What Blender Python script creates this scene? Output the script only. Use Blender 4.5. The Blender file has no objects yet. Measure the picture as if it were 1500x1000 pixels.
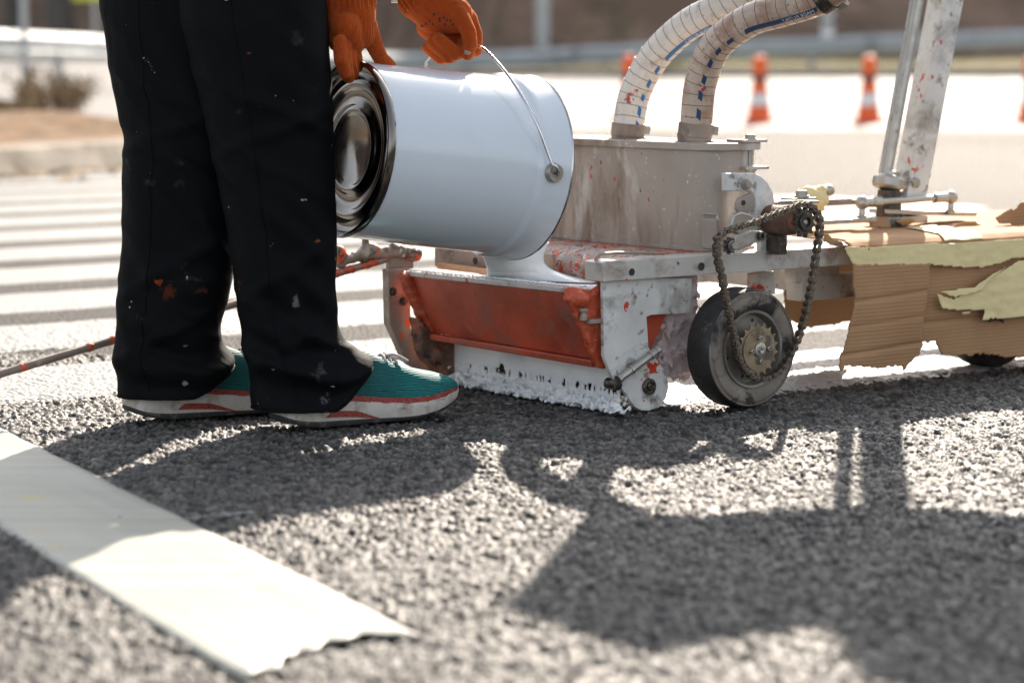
import bpy, bmesh, math, random
import numpy as np
from mathutils import Vector, Matrix, noise as mnoise

random.seed(7); np.random.seed(7)
scn = bpy.context.scene
COL = scn.collection
R = math.radians

# ------------------------------------------------------------------ camera
FPX = 85/36*1500; CAM_H = .54; PITCH = math.atan((500-92)/FPX)
cam_d = bpy.data.cameras.new('camera'); cam = bpy.data.objects.new('camera', cam_d)
COL.objects.link(cam); scn.camera = cam
cam.location = (0, 0, CAM_H); cam.rotation_euler = (math.pi/2-PITCH, 0, 0)
cam_d.lens = 85; cam_d.sensor_width = 36; cam_d.clip_start = .05; cam_d.clip_end = 2000
cam_d.dof.use_dof = True; cam_d.dof.focus_distance = 3.74; cam_d.dof.aperture_fstop = 3.6
# ------------------------------------------------------------------ light
SUN_AZ, SUN_EL = R(14), R(31)
wd = bpy.data.worlds.new('World'); scn.world = wd; wd.use_nodes = True
nt = wd.node_tree; sky = nt.nodes.new('ShaderNodeTexSky'); sky.sky_type = 'NISHITA'; sky.sun_disc = False
sky.sun_elevation = SUN_EL; sky.sun_rotation = SUN_AZ; sky.air_density = 1.0; sky.dust_density = 2.5; sky.ozone_density = .6
bg = nt.nodes['Background']; hsv = nt.nodes.new('ShaderNodeHueSaturation'); hsv.inputs['Saturation'].default_value = .38; nt.links.new(sky.outputs[0], hsv.inputs['Color']); nt.links.new(hsv.outputs[0], bg.inputs[0]); bg.inputs[1].default_value = .085
sl = bpy.data.lights.new('sun', 'SUN'); sl.energy = 3.1; sl.angle = R(.5); sl.color = (1, .88, .75)
so = bpy.data.objects.new('sun', sl); COL.objects.link(so)
SUN_T = Vector((-math.sin(SUN_AZ)*math.cos(SUN_EL), -math.cos(SUN_AZ)*math.cos(SUN_EL), -math.sin(SUN_EL)))
so.rotation_euler = SUN_T.to_track_quat('-Z', 'Y').to_euler(); so.location = (2, 8, 6)
vs = scn.view_settings; vs.view_transform = 'Standard'; vs.look = 'None'; vs.gamma = 1; vs.exposure = 1.92
scn.cycles.max_bounces = 6; scn.cycles.transparent_max_bounces = 8; scn.cycles.use_denoising = True
scn.cycles.sample_clamp_indirect = 6

# ------------------------------------------------------------------ geometry of the place
FW = Vector((0, math.cos(PITCH), -math.sin(PITCH))); UPV = Vector((0, math.sin(PITCH), math.cos(PITCH)))
CAMP = Vector((0, 0, CAM_H))
def ray(x, y): return FW + UPV*(-(y-500)/FPX) + Vector(((x-750)/FPX, 0, 0))
def at(x, y, Y): d = ray(x, y); return CAMP + d*(Y/d.y)
def gnd(x, y, z=0.): d = ray(x, y); return CAMP + d*((z-CAM_H)/d.z)
TH = R(37)
U = Vector((math.cos(TH), math.sin(TH), 0)); V = Vector((math.sin(TH), -math.cos(TH), 0))
ORG = gnd(915, 600)
def toM(P): q = P-ORG; return Vector((q.dot(U), q.dot(V), P.z))
def toW(m): return ORG + U*m[0] + V*m[1] + Vector((0, 0, m[2]))
def mp(x, y, a=None, b=None, z=None):
    d = ray(x, y)
    if z is not None: t = (z-CAM_H)/d.z
    elif a is not None: t = (a-(CAMP-ORG).dot(U))/d.dot(U)
    else: t = (b-(CAMP-ORG).dot(V))/d.dot(V)
    return toM(CAMP+d*t)
def c6(x, y): return (840+x/2.6325, 240+y/2.6325)

def catmull(pts, n):
    pts = [Vector(p) for p in pts]; P = [pts[0]*2-pts[1]]+pts+[pts[-1]*2-pts[-2]]; out = []
    m = len(pts)-1
    for k in range(n+1):
        t = k/n*m; i = min(int(t), m-1); f = t-i
        p0, p1, p2, p3 = P[i:i+4]
        out.append(.5*((2*p1)+(p2-p0)*f+(2*p0-5*p1+4*p2-p3)*f*f+(3*p1-p0-3*p2+p3)*f**3))
    return out
def interp(tab, t):
    if t <= tab[0][0]: return tab[0][1]
    for (t0, v0), (t1, v1) in zip(tab, tab[1:]):
        if t <= t1: return v0+(v1-v0)*(t-t0)/(t1-t0)
    return tab[-1][1]

class MB:
    def __init__(s): s.v = []; s.f = []
    def add(s, vs_, fs):
        o = len(s.v); s.v += [tuple(p) for p in vs_]; s.f += [tuple(i+o for i in q) for q in fs]; return s
    def box(s, c, d, rot=None):
        c = Vector(c); q = []
        for sx in (-.5, .5):
            for sy in (-.5, .5):
                for sz in (-.5, .5):
                    p = Vector((sx*d[0], sy*d[1], sz*d[2])); q.append(c+(rot @ p if rot else p))
        return s.add(q, [(0, 1, 3, 2), (4, 6, 7, 5), (0, 4, 5, 1), (2, 3, 7, 6), (0, 2, 6, 4), (1, 5, 7, 3)])
    def prism(s, pts, off):
        pts = [Vector(p) for p in pts]; off = Vector(off); n = len(pts)
        return s.add(pts+[p+off for p in pts], [tuple(range(n)), tuple(range(2*n-1, n-1, -1))]+[(i, (i+1) % n, n+(i+1) % n, n+i) for i in range(n)])
    def tube(s, path, r, n=14, caps=True, flat=None, closed=False):
        path = [Vector(p) for p in path]; m = len(path); rs = r if isinstance(r, (list, tuple)) else [r]*m
        T = [(path[min(i+1, m-1)]-path[max(i-1, 0)]).normalized() for i in range(m)]
        a = T[0].orthogonal().normalized() if flat is None else (Vector(flat)-T[0]*Vector(flat).dot(T[0])).normalized()
        q = []
        for i in range(m):
            a = (a-T[i]*a.dot(T[i])).normalized(); b = T[i].cross(a)
            for k in range(n):
                w = 2*math.pi*k/n; q.append(path[i]+(a*math.cos(w)+b*math.sin(w))*rs[i])
        fs = [(i*n+k, i*n+(k+1) % n, (i+1)*n+(k+1) % n, (i+1)*n+k) for i in range(m-1) for k in range(n)]
        if caps: fs += [tuple(range(n))[::-1], tuple(range((m-1)*n, m*n))]
        return s.add(q, fs)
    def lathe(s, c, ax, prof, n=32, caps=True, ph=0):
        c = Vector(c); ax = Vector(ax).normalized(); a = ax.orthogonal().normalized(); b = ax.cross(a); q = []
        for r, h in prof:
            for k in range(n):
                w = 2*math.pi*k/n+ph; q.append(c+ax*h+(a*math.cos(w)+b*math.sin(w))*max(r, 1e-5))
        m = len(prof)
        fs = [(i*n+k, i*n+(k+1) % n, (i+1)*n+(k+1) % n, (i+1)*n+k) for i in range(m-1) for k in range(n)]
        if caps: fs += [tuple(range(n))[::-1], tuple(range((m-1)*n, m*n))]
        return s.add(q, fs)
    def ball(s, c, r, sc=(1, 1, 1), n=14, m=9, ax=(0, 0, 1)):
        prof = [(r*math.sin(math.pi*i/m), -r*math.cos(math.pi*i/m)) for i in range(m+1)]
        t = MB(); t.lathe((0, 0, 0), ax, prof, n); c = Vector(c)
        return s.add([Vector((p[0]*sc[0], p[1]*sc[1], p[2]*sc[2]))+c for p in t.v], t.f)
    def cap(s, p0, r0, p1, r1, n=14):
        p0 = Vector(p0); p1 = Vector(p1); L = (p1-p0).length; ax = p1-p0
        prof = [(r0*math.sin(t*math.pi/8), -r0*math.cos(t*math.pi/8)) for t in range(0, 5)]+[(r1*math.cos(t*math.pi/8), L+r1*math.sin(t*math.pi/8)) for t in range(0, 5)]
        return s.lathe(p0, ax, prof, n, caps=True)
    def bolt(s, c, ax, r, h, wash=True):
        c = Vector(c); ax = Vector(ax).normalized()
        if wash: s.lathe(c, ax, [(r*1.5, 0), (r*1.5, h*.25)], 16)
        return s.lathe(c, ax, [(r*1.12, h*.2), (r*1.12, h*.9), (r*.95, h)], 6)
    def loft(s, rings, caps=True):
        n = len(rings[0]); q = [p for r_ in rings for p in r_]; m = len(rings)
        fs = [(i*n+k, i*n+(k+1) % n, (i+1)*n+(k+1) % n, (i+1)*n+k) for i in range(m-1) for k in range(n)]
        if caps: fs += [tuple(range(n))[::-1], tuple(range((m-1)*n, m*n))]
        return s.add(q, fs)

def tag(o, label=None, cat=None, group=None, kind=None):
    if label: o['label'] = label
    if cat: o['category'] = cat
    if group: o['group'] = group
    if kind: o['kind'] = kind
    return o
def mesh_of(mb, name, mat, smooth=35):
    me = bpy.data.meshes.new(name); me.from_pydata([tuple(p) for p in mb.v], [], mb.f); me.validate()
    bm = bmesh.new(); bm.from_mesh(me); bmesh.ops.recalc_face_normals(bm, faces=bm.faces); bm.to_mesh(me); bm.free()
    if mat: me.materials.append(mat)
    if smooth:
        me.shade_smooth(); me.set_sharp_from_angle(angle=R(smooth))
    return me
def obj(name, me, parent=None):
    o = bpy.data.objects.new(name, me); COL.objects.link(o)
    if parent: o.parent = parent
    return o
def finish(o, bevel=0, sub=0):
    if sub:
        m = o.modifiers.new('sub', 'SUBSURF'); m.levels = m.render_levels = sub
    if bevel:
        m = o.modifiers.new('bev', 'BEVEL'); m.width = bevel; m.segments = 2; m.limit_method = 'ANGLE'; m.angle_limit = R(40); m.harden_normals = True
    return o
def empty(name, loc, rz=0, parent=None):
    o = bpy.data.objects.new(name, None); COL.objects.link(o); o.location = loc; o.rotation_euler.z = rz; o.empty_display_size = .1
    if parent: o.parent = parent
    return o
def wb(mb, name, mat, root=None, smooth=35, bevel=0, sub=0):
    """mesh authored in world coordinates; root is an Empty at a plain offset"""
    off = root_world(root) if root else Vector()
    mb.v = [(p[0]-off.x, p[1]-off.y, p[2]-off.z) for p in mb.v]
    return finish(obj(name, mesh_of(mb, name, mat, smooth), root), bevel, sub)
def root_world(r):
    v = Vector(r.location)
    while r.parent: r = r.parent; v += r.location
    return v
def remesh(mb, voxel, smooth_it=6):
    me = bpy.data.meshes.new('tmp'); me.from_pydata([tuple(p) for p in mb.v], [], mb.f)
    bm = bmesh.new(); bm.from_mesh(me); bmesh.ops.recalc_face_normals(bm, faces=bm.faces); bm.to_mesh(me); bm.free()
    o = bpy.data.objects.new('tmp', me); COL.objects.link(o)
    m = o.modifiers.new('r', 'REMESH'); m.mode = 'VOXEL'; m.voxel_size = voxel
    m = o.modifiers.new('s', 'SMOOTH'); m.iterations = smooth_it; m.factor = .5
    dg = bpy.context.evaluated_depsgraph_get(); dg.update()
    me2 = bpy.data.meshes.new_from_object(o.evaluated_get(dg))
    bpy.data.objects.remove(o); bpy.data.meshes.remove(me)
    return me2

# ------------------------------------------------------------------ materials
class NT:
    def __init__(s, name):
        s.m = bpy.data.materials.new(name); s.m.use_nodes = True; s.t = s.m.node_tree; s.b = s.t.nodes['Principled BSDF']
        s.tc = s.t.nodes.new('ShaderNodeTexCoord'); s.co = s.tc.outputs['Object']
    def n(s, k, **kw):
        x = s.t.nodes.new('ShaderNode'+k)
        for a, b in kw.items(): setattr(x, a, b)
        return x
    def l(s, a, b): s.t.links.new(a, b)
    def noise(s, scale, detail=4, rough=.55, co=None, dist=0):
        x = s.n('TexNoise'); x.inputs['Scale'].default_value = scale; x.inputs['Detail'].default_value = detail
        x.inputs['Roughness'].default_value = rough; x.inputs['Distortion'].default_value = dist; s.l(co or s.co, x.inputs['Vector']); return x.outputs['Fac']
    def rng(s, v, a, b, c=0., d=1.):
        x = s.n('MapRange'); x.clamp = True; s.l(v, x.inputs[0])
        for i, q in enumerate((a, b, c, d)): x.inputs[i+1].default_value = q
        return x.outputs[0]
    def mix(s, f, a, b):
        x = s.n('Mix', data_type='RGBA'); 
        for sock, q in ((x.inputs[0], f), (x.inputs[6], a), (x.inputs[7], b)):
            if isinstance(q, (int, float)): sock.default_value = q
            elif isinstance(q, tuple): sock.default_value = (*q[:3], 1)
            else: s.l(q, sock)
        return x.outputs[2]
    def math(s, op, a, b=0.):
        x = s.n('Math', operation=op)
        for i, q in enumerate((a, b)):
            if isinstance(q, (int, float)): x.inputs[i].default_value = q
            else: s.l(q, x.inputs[i])
        return x.outputs[0]
    def mapping(s, sc=(1, 1, 1), rot=(0, 0, 0), loc=(0, 0, 0)):
        x = s.n('Mapping'); s.l(s.co, x.inputs[0]); x.inputs['Scale'].default_value = sc; x.inputs['Rotation'].default_value = rot; x.inputs['Location'].default_value = loc; return x.outputs[0]
    def bump(s, h, strength, dist=.002, chain=None):
        x = s.n('Bump'); x.inputs['Strength'].default_value = strength; x.inputs['Distance'].default_value = dist; s.l(h, x.inputs['Height'])
        if chain: s.l(chain, x.inputs['Normal'])
        return x.outputs[0]
    def done(s, col, rough=.5, metal=0., nrm=None, spec=.5, **kw):
        b = s.b
        for k, q in (('Base Color', col), ('Roughness', rough), ('Metallic', metal)):
            if isinstance(q, tuple): b.inputs[k].default_value = (*q[:3], 1)
            elif isinstance(q, (int, float)): b.inputs[k].default_value = q
            else: s.l(q, b.inputs[k])
        b.inputs['Specular IOR Level'].default_value = spec
        if nrm: s.l(nrm, b.inputs['Normal'])
        for k, q in kw.items():
            b.inputs[k.replace('_', ' ')].default_value = (*q, 1) if isinstance(q, tuple) and 'Radius' not in k else q
        return s.m

def worn(name, col, rough=.5, metal=0., var=.25, vs_=14, layers=(), bump=.25, bs=120, spec=.5, dist=.001, **kw):
    """plain material with soft tonal variation, fine relief and any number of (colour, scale, lo, hi, roughness) stains"""
    t = NT(name)
    f = t.noise(vs_, 5)
    dk = tuple(c*(1-var) for c in col); lt = tuple(min(1, c*(1+var)) for c in col)
    c = t.mix(t.rng(f, .3, .7), dk, lt); rg = t.rng(t.noise(vs_*2.3, 3), .3, .7, max(.04, rough-.12), min(1, rough+.12))
    for i, L in enumerate(layers):
        off = t.mapping(loc=(i*3.7+1.3, i*1.9, i*2.3), sc=L[5] if len(L) > 5 else (1, 1, 1)); m = t.rng(t.noise(L[1], 5, .62, off, .3), L[2], L[3])
        c = t.mix(m, c, L[0]); r2 = t.n('Mix'); t.l(m, r2.inputs[0]); t.l(rg, r2.inputs[2]); r2.inputs[3].default_value = L[4]; rg = r2.outputs[0]
        if metal and i >= 0:
            m2 = t.math('SUBTRACT', 1., m); metal = t.math('MULTIPLY', m2, metal)
    nb = t.bump(t.noise(bs, 4, .6), bump, dist) if bump else None
    return t.done(c, rg, metal, nb, spec, **kw)

RED = (.55, .045, .012); ORG_RED = (.75, .1, .02); DIRT = (.09, .065, .045); GREYD = (.16, .14, .12); WHT = (.72, .72, .72)
MT = {}
MT['white_steel'] = worn('white_painted_steel', (.66, .655, .63), .42, 0, .18, 9, [((.33, .31, .28), 12, .5, .66, .6), (GREYD, 22, .58, .68, .6), ((.3, .2, .15), 40, .6, .66, .7), (RED, 26, .645, .665, .4)], .35)
MT['bar'] = worn('worn_frame_paint', (.5, .48, .44), .45, 0, .2, 9, [((.26, .2, .155), 13, .54, .68, .6), (RED, 20, .62, .66, .45), ((.05, .045, .04), 45, .66, .69, .6)], .25)
MT['grey_metal'] = worn('dirty_cast_aluminium', (.38, .325, .28), .45, .3, .16, 6, [((.19, .13, .085), 10, .51, .66, .6, (1, 1, .3)), ((.52, .48, .44), 14, .58, .7, .5, (1, 1, .4)), ((.66, .64, .6), 85, .655, .69, .5), (RED, 34, .69, .71, .4), ((.09, .07, .05), 90, .7, .73, .6)], .3)
MT['deck'] = worn('splattered_deck', (.4, .33, .28), .55, 0, .25, 20, [(ORG_RED, 60, .56, .6, .35), ((.12, .04, .02), 80, .6, .64, .5), ((.7, .66, .6), 50, .62, .66, .5)], .8, 90, dist=.004)
MT['splat'] = worn('thick_red_splatter', (.46, .4, .36), .5, 0, .25, 20, [(ORG_RED, 70, .53, .57, .3), ((.16, .02, .015), 85, .57, .62, .35), ((.72, .68, .64), 60, .58, .62, .45)], 1.0, 90, dist=.006)
MT['red'] = worn('red_paint_coating', (.44, .07, .032), .42, 0, .35, 9, [((.22, .13, .1), 9, .5, .75, .5), ((.5, .1, .05), 22, .55, .75, .35), ((.03, .02, .02), 60, .68, .72, .6)], .5, 60, dist=.002)
MT['red_thick'] = worn('caked_red_paint', (.5, .085, .035), .38, 0, .3, 20, [((.25, .1, .07), 30, .58, .68, .5), ((.6, .25, .17), 25, .62, .72, .4)], 1., 70, dist=.004)
MT['rust'] = worn('rusty_brown_steel', (.15, .085, .06), .6, .2, .35, 25, [((.32, .1, .06), 30, .55, .65, .6), ((.04, .03, .028), 45, .58, .65, .7)], .9, 80, dist=.004)
MT['brown_steel'] = worn('brown_worn_steel', (.3, .24, .2), .5, .3, .25, 16, [((.13, .09, .07), 20, .55, .68, .6), (ORG_RED, 22, .64, .67, .4), ((.55, .52, .48), 60, .66, .7, .5)], .4)
MT['redjoint'] = worn('red_spotted_steel', (.24, .2, .17), .5, .3, .35, 30, [((.08, .06, .05), 40, .52, .62, .6), (ORG_RED, 30, .56, .6, .35), ((.6, .55, .5), 60, .62, .66, .5)], .6, 90, dist=.003)
MT['zinc'] = worn('zinc_plated_steel', (.42, .4, .36), .38, .8, .15, 40, [((.2, .17, .13), 60, .6, .72, .6)], .15)
MT['dark_steel'] = worn('greasy_dark_steel', (.075, .066, .055), .42, .7, .35, 60, [((.2, .17, .13), 120, .55, .66, .5)], .4)
MT['link'] = worn('chain_steel', (.2, .165, .13), .36, .85, .35, 150, [((.04, .03, .025), 200, .5, .62, .6)], .3, 300)
MT['black'] = worn('black_and_shade', (.02, .02, .02), .5, 0, .2, 20, [], .2)  # black parts, and shade painted in as hole discs and curtain backing
MT['tyre'] = worn('tyre_tread_rubber', (.018, .017, .017), .62, 0, .3, 30, [((.1, .09, .08), 60, .6, .7, .8), ((.3, .28, .26), 180, .7, .72, .8)], .5, 150)
MT['tyre_side'] = worn('scuffed_sidewall', (.2, .17, .14), .55, 0, .35, 14, [((.02, .018, .017), 10, .54, .6, .7), ((.1, .08, .06), 50, .58, .7, .7)], .4, 120)
MT['rim'] = worn('dirty_rim', (.24, .22, .19), .4, .5, .25, 25, [((.08, .07, .06), 30, .55, .68, .6)], .3)
MT['brass'] = worn('oily_sprocket_plate', (.34, .27, .18), .38, .6, .3, 35, [((.1, .08, .055), 40, .52, .62, .5)], .3)
MT['card'] = worn('corrugated_cardboard', (.42, .245, .13), .85, 0, .09, 6, [((.25, .15, .085), 7, .62, .8, .9)], .25, 60, spec=.2)
t = NT('fluted_cardboard')
wz = t.n('TexWave', bands_direction='Z'); wz.inputs['Scale'].default_value = 50; wz.inputs['Distortion'].default_value = .4; t.l(t.co, wz.inputs['Vector'])
kc = t.mix(t.rng(t.noise(7, 4), .35, .7), (.38, .22, .115), (.45, .27, .145)); kc = t.mix(t.rng(t.noise(9, 5), .6, .78, 0, .6), kc, (.22, .125, .065)); kc = t.mix(t.rng(wz.outputs['Fac'], .1, .9, 0, .12), kc, (.3, .17, .09))
MT['card'] = t.done(kc, .85, 0, t.bump(t.noise(160, 3), .25, .001, t.bump(wz.outputs['Fac'], .35, .0009)), .2)
MT['card_edge'] = worn('torn_card_edge', (.3, .19, .11), .9, 0, .2, 50, [], .6, 200, spec=.2)
MT['masking'] = worn('cream_masking_tape', (.76, .64, .34), .6, 0, .05, 10, [((.66, .53, .27), 12, .55, .7, .6)], .7, 70, spec=.3, dist=.002)
MT['redlip'] = worn('white_smeared_red_lip', (.66, .6, .58), .35, 0, .1, 20, [((.4, .1, .06), 30, .58, .66, .4), ((.1, .05, .04), 60, .66, .7, .5)], .5, 60, dist=.002)
MT['paint'] = worn('wet_white_paint', (.8, .81, .82), .14, 0, .02, 10, [], .12, 40, spec=.5)
MT['wire'] = worn('bright_wire', (.62, .62, .63), .22, 1., .08, 40, [], 0)
MT['pail'] = worn('gloss_white_enamel', (.66, .72, .78), .13, 0, .02, 6, [((.6, .66, .72), 5, .55, .75, .2)], .03, 25, Coat_Weight=.4, Coat_Roughness=.05)
MT['pail_end'] = worn('black_lacquered_tinplate', (.2, .185, .17), .12, 1., .12, 12, [], .06, 30)
MT['rim_steel'] = worn('tinned_rim', (.5, .51, .53), .2, 1., .1, 30, [], 0)
MT['upper_panel'] = worn('galvanised_panel', (.45, .45, .44), .4, .4, .15, 6, [], .2)

# ================================================================== THE SETTING
def worley(X, Y, cell, seed, miss):
    """angular broken stones: one jittered point per cell, flat tilted tops, grooves between; returns height 0..1, per-stone random, cover"""
    rs = np.random.RandomState(seed); N = 1024; f4 = np.float32
    jx = rs.rand(N, N).astype(f4); jy = rs.rand(N, N).astype(f4); rr = rs.rand(N, N).astype(f4); hh = rs.rand(N, N).astype(f4)
    gx = X/cell; gy = Y/cell; ix = np.floor(gx).astype(int); iy = np.floor(gy).astype(int)
    F1 = np.full(X.shape, 9., f4); F2 = np.full(X.shape, 9., f4); ida = np.zeros(X.shape, f4); idh = np.zeros(X.shape, f4); ox = np.zeros(X.shape, f4); oy = np.zeros(X.shape, f4)
    for dx in (-1, 0, 1):
        for dy in (-1, 0, 1):
            cx = (ix+dx) % N; cy = (iy+dy) % N
            ex = gx-(ix+dx+jx[cx, cy]); ey = gy-(iy+dy+jy[cx, cy]); d = np.sqrt(ex*ex+ey*ey).astype(f4)
            m = d < F1; F2 = np.where(m, F1, np.minimum(F2, d)); ida = np.where(m, rr[cx, cy], ida); idh = np.where(m, hh[cx, cy], idh); ox = np.where(m, ex, ox); oy = np.where(m, ey, oy); F1 = np.where(m, d, F1)
    e = np.clip((F2-F1-.04)/.26, 0, 1); e = e*e*(3-2*e)
    pres = (idh > miss).astype(f4)
    tilt = (ox*np.sin(ida*40)+oy*np.cos(ida*40))*.5
    return e*pres*(.45+.55*idh+tilt*.6), ida, e*pres
def vnoise(X, Y, cell, seed):
    rs = np.random.RandomState(seed); N = 512; g = rs.rand(N, N).astype(np.float32)
    x = X/cell; y = Y/cell; ix = np.floor(x).astype(int); iy = np.floor(y).astype(int); fx = x-ix; fy = y-iy
    fx = fx*fx*(3-2*fx); fy = fy*fy*(3-2*fy); q = lambda a, b: g[(ix+a) % N, (iy+b) % N]
    return (q(0, 0)*(1-fx)+q(1, 0)*fx)*(1-fy)+(q(0, 1)*(1-fx)+q(1, 1)*fx)*fy
def asphalt_height(X, Y):
    h1, i1, c1 = worley(X, Y, .0098, 1, .3); h2, i2, c2 = worley(X, Y, .0054, 2, .25)
    lo = (vnoise(X, Y, .09, 3)-.5)*.0022+(vnoise(X, Y, .3, 4)-.5)*.003
    pit = np.clip((vnoise(X, Y*1.0, .017, 21)*.65+vnoise(X, Y, .008, 22)*.35-.6)/.06, 0, 1)
    h1 = h1*(1-.85*pit); c1 = c1*(1-pit); h2 = h2*(1-.8*pit); c2 = c2*(1-.9*pit)
    big = h1*.0058; small = h2*.0033-.0004
    h = np.maximum(big, small); idv = np.where(big > small, i1, i2); cov = np.where(big > small, c1, c2)
    return h+lo-.006-.0012*pit+(vnoise(X, Y, .0031, 9)-.5)*.0012, idv, cov
def grid_obj(name, X, Y, Zv, mat, parent=None, attrs=None, mask=None, smooth=True):
    r, c = X.shape; co = np.empty((r*c, 3), np.float32); co[:, 0] = X.ravel(); co[:, 1] = Y.ravel(); co[:, 2] = Zv.ravel()
    i = np.arange(r*c).reshape(r, c); q = np.stack([i[:-1, :-1], i[:-1, 1:], i[1:, 1:], i[1:, :-1]], -1).reshape(-1, 4)
    if mask is not None: q = q[mask[:-1, :-1].ravel()]
    me = bpy.data.meshes.new(name); me.vertices.add(r*c); me.vertices.foreach_set('co', co.ravel())
    me.loops.add(q.size); me.loops.foreach_set('vertex_index', q.ravel().astype(np.int32))
    me.polygons.add(len(q)); me.polygons.foreach_set('loop_start', np.arange(0, q.size, 4, dtype=np.int32))
    me.update(calc_edges=True); me.validate()
    for k, a in (attrs or {}).items():
        at_ = me.attributes.new(k, 'FLOAT', 'POINT'); at_.data.foreach_set('value', a.astype(np.float32).ravel())
    me.materials.append(mat)
    if smooth: me.shade_smooth()
    return obj(name, me, parent)

t = NT('asphalt_stones')
a1 = t.n('Attribute', attribute_name='stone').outputs['Fac']; a2 = t.n('Attribute', attribute_name='cover').outputs['Fac']
sc_ = t.mix(t.rng(a1, 0, .55), (.034, .033, .032), (.118, .111, .102)); sc_ = t.mix(t.rng(a1, .72, .95), sc_, (.19, .175, .155))
bt = t.mix(t.rng(t.noise(400, 2), .35, .65), (.007, .007, .007), (.018, .017, .016))
acol = t.mix(a2, bt, sc_); acol = t.mix(t.rng(t.noise(2.2, 3), .35, .7, 0, .12), acol, (.07, .066, .06))
MT['asphalt_near'] = t.done(acol, t.rng(t.noise(90, 3), .3, .7, .5, .75), 0, t.bump(t.noise(520, 3, .65), .6, .0012), .4)

t = NT('asphalt_far')
vo = t.n('TexVoronoi'); vo.inputs['Scale'].default_value = 105; t.l(t.co, vo.inputs['Vector'])
vc = t.n('SeparateColor'); t.l(vo.outputs['Color'], vc.inputs[0])
fc = t.mix(vc.outputs[0], (.024, .023, .022), (.11, .103, .094)); fc = t.mix(t.rng(vo.outputs['Distance'], .45, .75), fc, (.025, .024, .023))
fc = t.mix(t.rng(t.noise(.35, 4), .5, .7, 0, .5), fc, (.12, .11, .098)); fc = t.mix(t.rng(t.noise(1.5, 4), .55, .72, 0, .6), fc, (.05, .046, .042))
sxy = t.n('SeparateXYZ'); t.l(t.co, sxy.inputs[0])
far_glare = t.rng(t.math('ADD', sxy.outputs[1], t.math('MULTIPLY', t.noise(.5, 4), 5.)), 7.5, 15., 0, .85); fc = t.mix(far_glare, fc, (.135, .121, .106))  # grazing glare painted into the colour, paler with distance
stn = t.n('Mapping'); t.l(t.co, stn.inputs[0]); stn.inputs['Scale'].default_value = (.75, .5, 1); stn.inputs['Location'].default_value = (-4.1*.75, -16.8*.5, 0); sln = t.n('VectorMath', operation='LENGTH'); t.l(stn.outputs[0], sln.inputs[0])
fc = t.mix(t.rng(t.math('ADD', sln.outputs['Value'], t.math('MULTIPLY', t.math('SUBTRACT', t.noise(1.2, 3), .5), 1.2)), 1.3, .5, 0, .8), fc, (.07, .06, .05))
hb = t.math('SUBTRACT', 1., vo.outputs['Distance'])
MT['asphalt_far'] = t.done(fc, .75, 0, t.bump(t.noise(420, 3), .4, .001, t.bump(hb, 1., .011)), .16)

t = NT('road_marking_paint')
wcol = t.mix(t.rng(t.noise(30, 5), .35, .7), (.26, .26, .252), (.33, .33, .32)); wcol = t.mix(t.rng(t.noise(55, 4, .65), .66, .74, 0, .5), wcol, (.15, .145, .14))
v2 = t.n('TexVoronoi'); v2.inputs['Scale'].default_value = 110; t.l(t.co, v2.inputs['Vector'])
MT['marking'] = t.done(wcol, .55, 0, t.bump(t.noise(350, 3, .7), .7, .002, t.bump(v2.outputs['Distance'], .8, .006)), .12)
t = NT('fresh_marking_paint')
v2 = t.n('TexVoronoi'); v2.inputs['Scale'].default_value = 120; t.l(t.co, v2.inputs['Vector'])
MT['fresh'] = t.done((.46, .46, .46), .4, 0, t.bump(t.noise(300, 3, .7), .6, .002, t.bump(v2.outputs['Distance'], .6, .006)), .5)
MT['pale_road'] = worn('pale_far_road', (.22, .21, .2), .7, 0, .08, .6, [((.18, .17, .16), .5, .6, .8, .7)], .3, 60, spec=.12)  # even pale grey for the far carriageway
MT['kerb'] = worn('kerb_concrete', (.27, .235, .19), .8, 0, .15, 5, [((.15, .12, .09), 4, .5, .7, .9)], .5, 60, spec=.1)
MT['soil'] = worn('dry_soil', (.16, .09, .045), .95, 0, .4, 4, [((.21, .14, .075), 8, .5, .65, .95), ((.1, .06, .035), 12, .55, .65, .95)], 1, 20, spec=.2, dist=.03)
MT['hill'] = worn('dry_hillside', (.17, .115, .085), .95, 0, .35, .25, [((.25, .175, .125), .8, .5, .7, .95), ((.1, .075, .058), 1.3, .52, .68, .95), ((.075, .085, .035), .5, .6, .72, .95)], 1, 2, spec=.1, dist=.4)
MT['verge'] = worn('dry_grass_verge', (.13, .12, .05), .95, 0, .3, 2, [((.22, .17, .09), 3, .5, .65, .95)], 1, 15, spec=.1, dist=.05)
MT['galv'] = worn('galvanised_rail', (.4, .43, .44), .6, .1, .1, 3, [((.22, .23, .23), 3, .55, .7, .55)], .1, spec=.2)
MT['galv_post'] = worn('galvanised_post', (.42, .43, .43), .5, .4, .12, 3, [], .1)
MT['cone'] = worn('orange_cone_plastic', (.85, .13, .025), .5, 0, .08, 9, [], .05)
MT['cone_band'] = worn('white_cone_band', (.75, .75, .75), .45, 0, .05, 9, [], .05)
MT['cone_black'] = worn('dark_cone_sleeve', (.04, .045, .05), .6, 0, .1, 9, [], .1)
MT['bark'] = worn('grey_bark', (.11, .1, .085), .9, 0, .3, 6, [], .8, 12, spec=.2, dist=.03)
MT['drygrass'] = worn('dry_grass_stems', (.27, .19, .105), .9, 0, .35, 15, [], 0, spec=.2)
MT['leaf'] = worn('dusty_evergreen', (.06, .07, .035), .8, 0, .4, 2, [], 0, spec=.2)
MT['sign'] = worn('yellow_green_sign', (.55, .6, .06), .5, 0, .05, 4, [], 0)

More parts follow.
